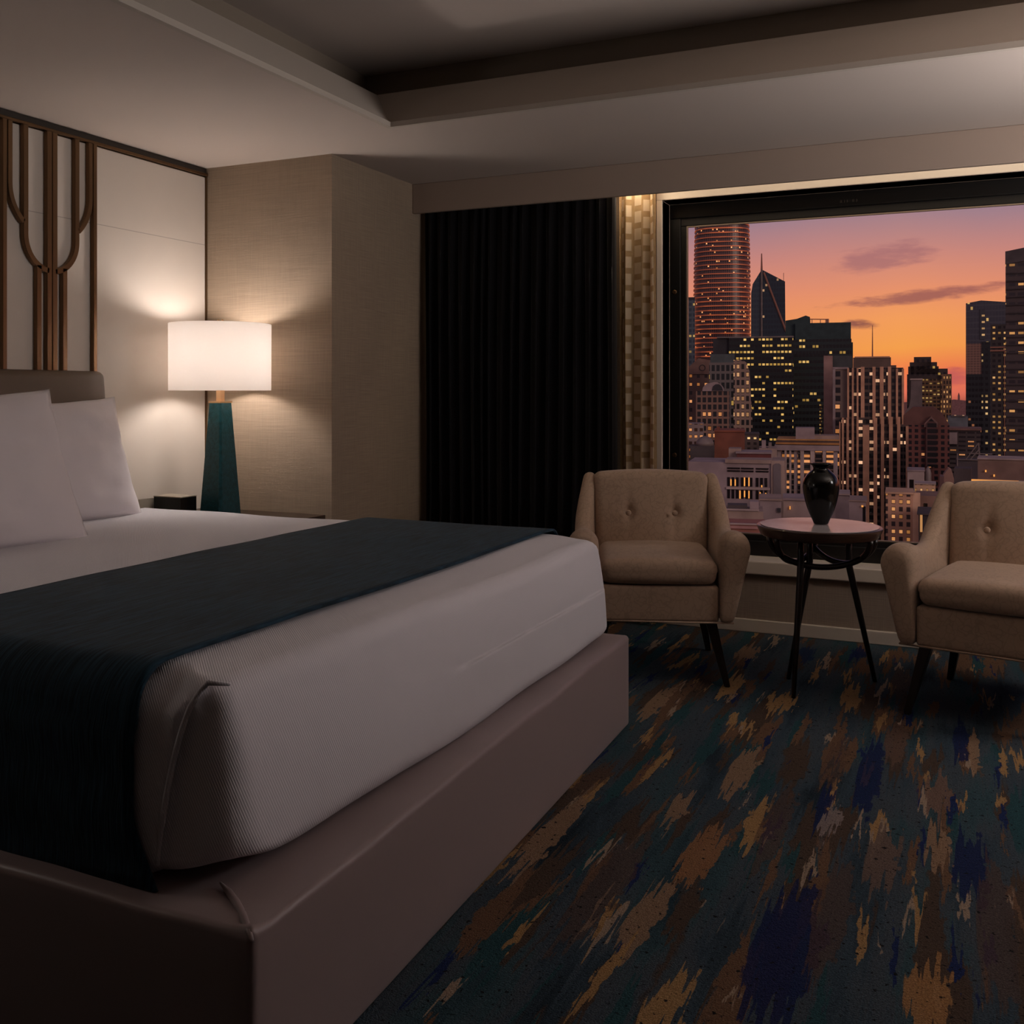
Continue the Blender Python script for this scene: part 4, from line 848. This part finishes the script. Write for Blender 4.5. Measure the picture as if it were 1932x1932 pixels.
# --- low right
low('rooftop_block', 'dark flat roofed hall under the glass tower with a sloping truss', 1822, 270, [('walls', 1790, 1850, 812, None, 0, 14, facade('hall_wall', (60, 50, 50), (30, 26, 30), 2.2, 1.2, .8, .4, .10, orr, .8, 9.0)), ('roof_edge', 1786, 1852, 808, 812, -.4, 14, plain('rose_roof_edge', (110, 82, 76))), ('annex', 1790, 1806, 816, 838, -.6, 0, CM['lilac'])])
b = Bld('roof_truss', 'diagonal steel truss mast rising over the low roofs on the right', 'truss', 1837, 235)
bm = bmesh.new()
for p0, p1 in (((1822, 868), (1846, 836)), ((1846, 836), (1848, 862)), ((1808, 868), (1866, 868)), ((1830, 868), (1847, 848)), ((1806, 856), (1806, 880)), ((1828, 856), (1872, 856))): tube(bm, [(b.X(p0[0]), 0, b.Z(p0[1])), (b.X(p1[0]), 0, b.Z(p1[1]))], .14, 6)
obj('truss_bars', bm, CM['steel'], b.root); b.box('deck', 1803, 1872, 868, None, .3, 8, plain('truss_deck', (66, 58, 62)))
low('parapet_building', 'plain brown walled building below the big orange lit tower', 1905, 200, [('walls', 1844, 2000, 868, None, 0, 10, plain('brown_wall_panel', (112, 88, 78))), ('roof_edge', 1843, 2000, 865.5, 868, -.2, 10, CM['pale']), ('lamp', 1858, 1861, 888, 892, -.5, -.2, lm), ('lamp', 1874, 1877, 896, 900, -.5, -.2, lm)])
low('rooftop_block', 'low roof with a glowing orange edge just above the right armchair', 1890, 150, [('walls', 1832, 1990, 912, None, 0, 7, CM['taupe']), ('lit_edge', 1832, 1922, 906, 912, -.2, 0, lm), ('roof_box', 1796, 1830, 890, None, 4, 9, CM['darkroof'])])
b = low('arcade_building', 'beige building with rows of small arched windows right of the table', 1698, 140, [('walls', 1671, 1722, 932, None, 0, 7, facade('arched_grid', (176, 134, 108), (52, 40, 38), .98, 1.05, .52, .62, .55, (255, 160, 70), 1.1, 141.0, .8, 1, .4, ox=.3)), ('roof_edge', 1670, 1724, 928.5, 932, -.2, 7, CM['cream'])])
bm = bmesh.new(); r_ = 1.0; zt2 = b.Z(930); lathe([(r_, 0), (r_, zt2)], 20, bm, (b.X(1722), r_)); obj('rounded_corner', bm, CM['cream'], b.root, True)
low('rooftop_block', 'brown roof wing with small dark square windows beside the arcaded building', 1758, 145, [('walls', 1727, 1790, 936, 975, 0, 8, plain('brown_stucco', (122, 94, 82))), ('window', 1743, 1750, 950, 958, -.1, .1, dk), ('window', 1762, 1770, 954, 959, -.1, .1, dk)])
low('rooftop_block', 'dark lower storey with amber columns tucked behind the right armchair', 1760, 130, [('walls', 1733, 1800, 972, None, 0, 8, facade('amber_columns', (44, 36, 36), (70, 50, 36), 1.2, 4, .3, .8, 1.0, (255, 170, 80), .8, 5.5)), ('roof_edge', 1730, 1800, 969, 972, -.3, 8, CM['darkroof'])])
low('cottage', 'small cream house with lit windows above the brown roof wing', 1746, 185, [('walls', 1726, 1765, 914, None, 0, 5, facade('cottage_wall', (190, 152, 120), (70, 50, 40), 1.0, 1.2, .4, .5, .6, (255, 180, 100), .9, 3.3, ox=.2)), ('roof', 1725, 1766, 911.5, 914, -.2, 5, CM['pale'])])
low('rooftop_block', 'pale stepped block touching the foot of the ribbed tower', 1728, 200, [('walls', 1712, 1744, 889, None, 0, 8, CM['pale']), ('roof_edge', 1711, 1745, 886.5, 889, -.2, 8, CM['lilac']), ('door', 1716, 1724, 905, 925, -.1, 0, dk)])
b = Bld('domed_turret', 'slim grey capsule turret right of the stepped block', 'turret', 1751, 200); bm = lathe([(.62, 0), (.62, b.Z(893)), (.5, b.Z(888)), (.3, b.Z(883)), (.08, b.Z(880))], 18); obj('shaft', bm, CM['steel'], b.root, True)
b = Bld('gabled_roofs', 'steep pointed tan roof gable standing left of the right armchair', 'roof', 1777, 170); b.poly('gable', [(1768, None), (1801, None), (1800, 905), (1795, 888), (1789, 884), (1780, 896), (1766, 940)], 0, 5, plain('tan_gable', (128, 98, 86)))
b = Bld('gabled_roofs', 'slanted tan roof wedge left of the steep pointed gable', 'roof', 1770, 160); b.poly('wedge', [(1758, None), (1777, None), (1781, 900), (1773, 898)], 0, 4, plain('tan_wedge', (134, 104, 92)))
low('rooftop_block', 'white plastered roof block immediately right of the vase', 1590, 190, [('walls', 1576, 1602, 934, None, 0, 8, CM['lilac']), ('roof_edge', 1575, 1604, 931, 934, -.3, 8, CM['pale'])])
low('rooftop_block', 'larger white plastered roof block with dark doorway right of the vase', 1618, 170, [('walls', 1602, 1634, 946, None, 0, 8, CM['lilac']), ('doorway', 1628, 1633, 955, 985, -.1, .1, dk), ('lamp', 1625, 1629, 953, 956, -.4, -.1, lm), ('roof_edge', 1602, 1636, 943.5, 946, -.2, 8, CM['taupe'])])
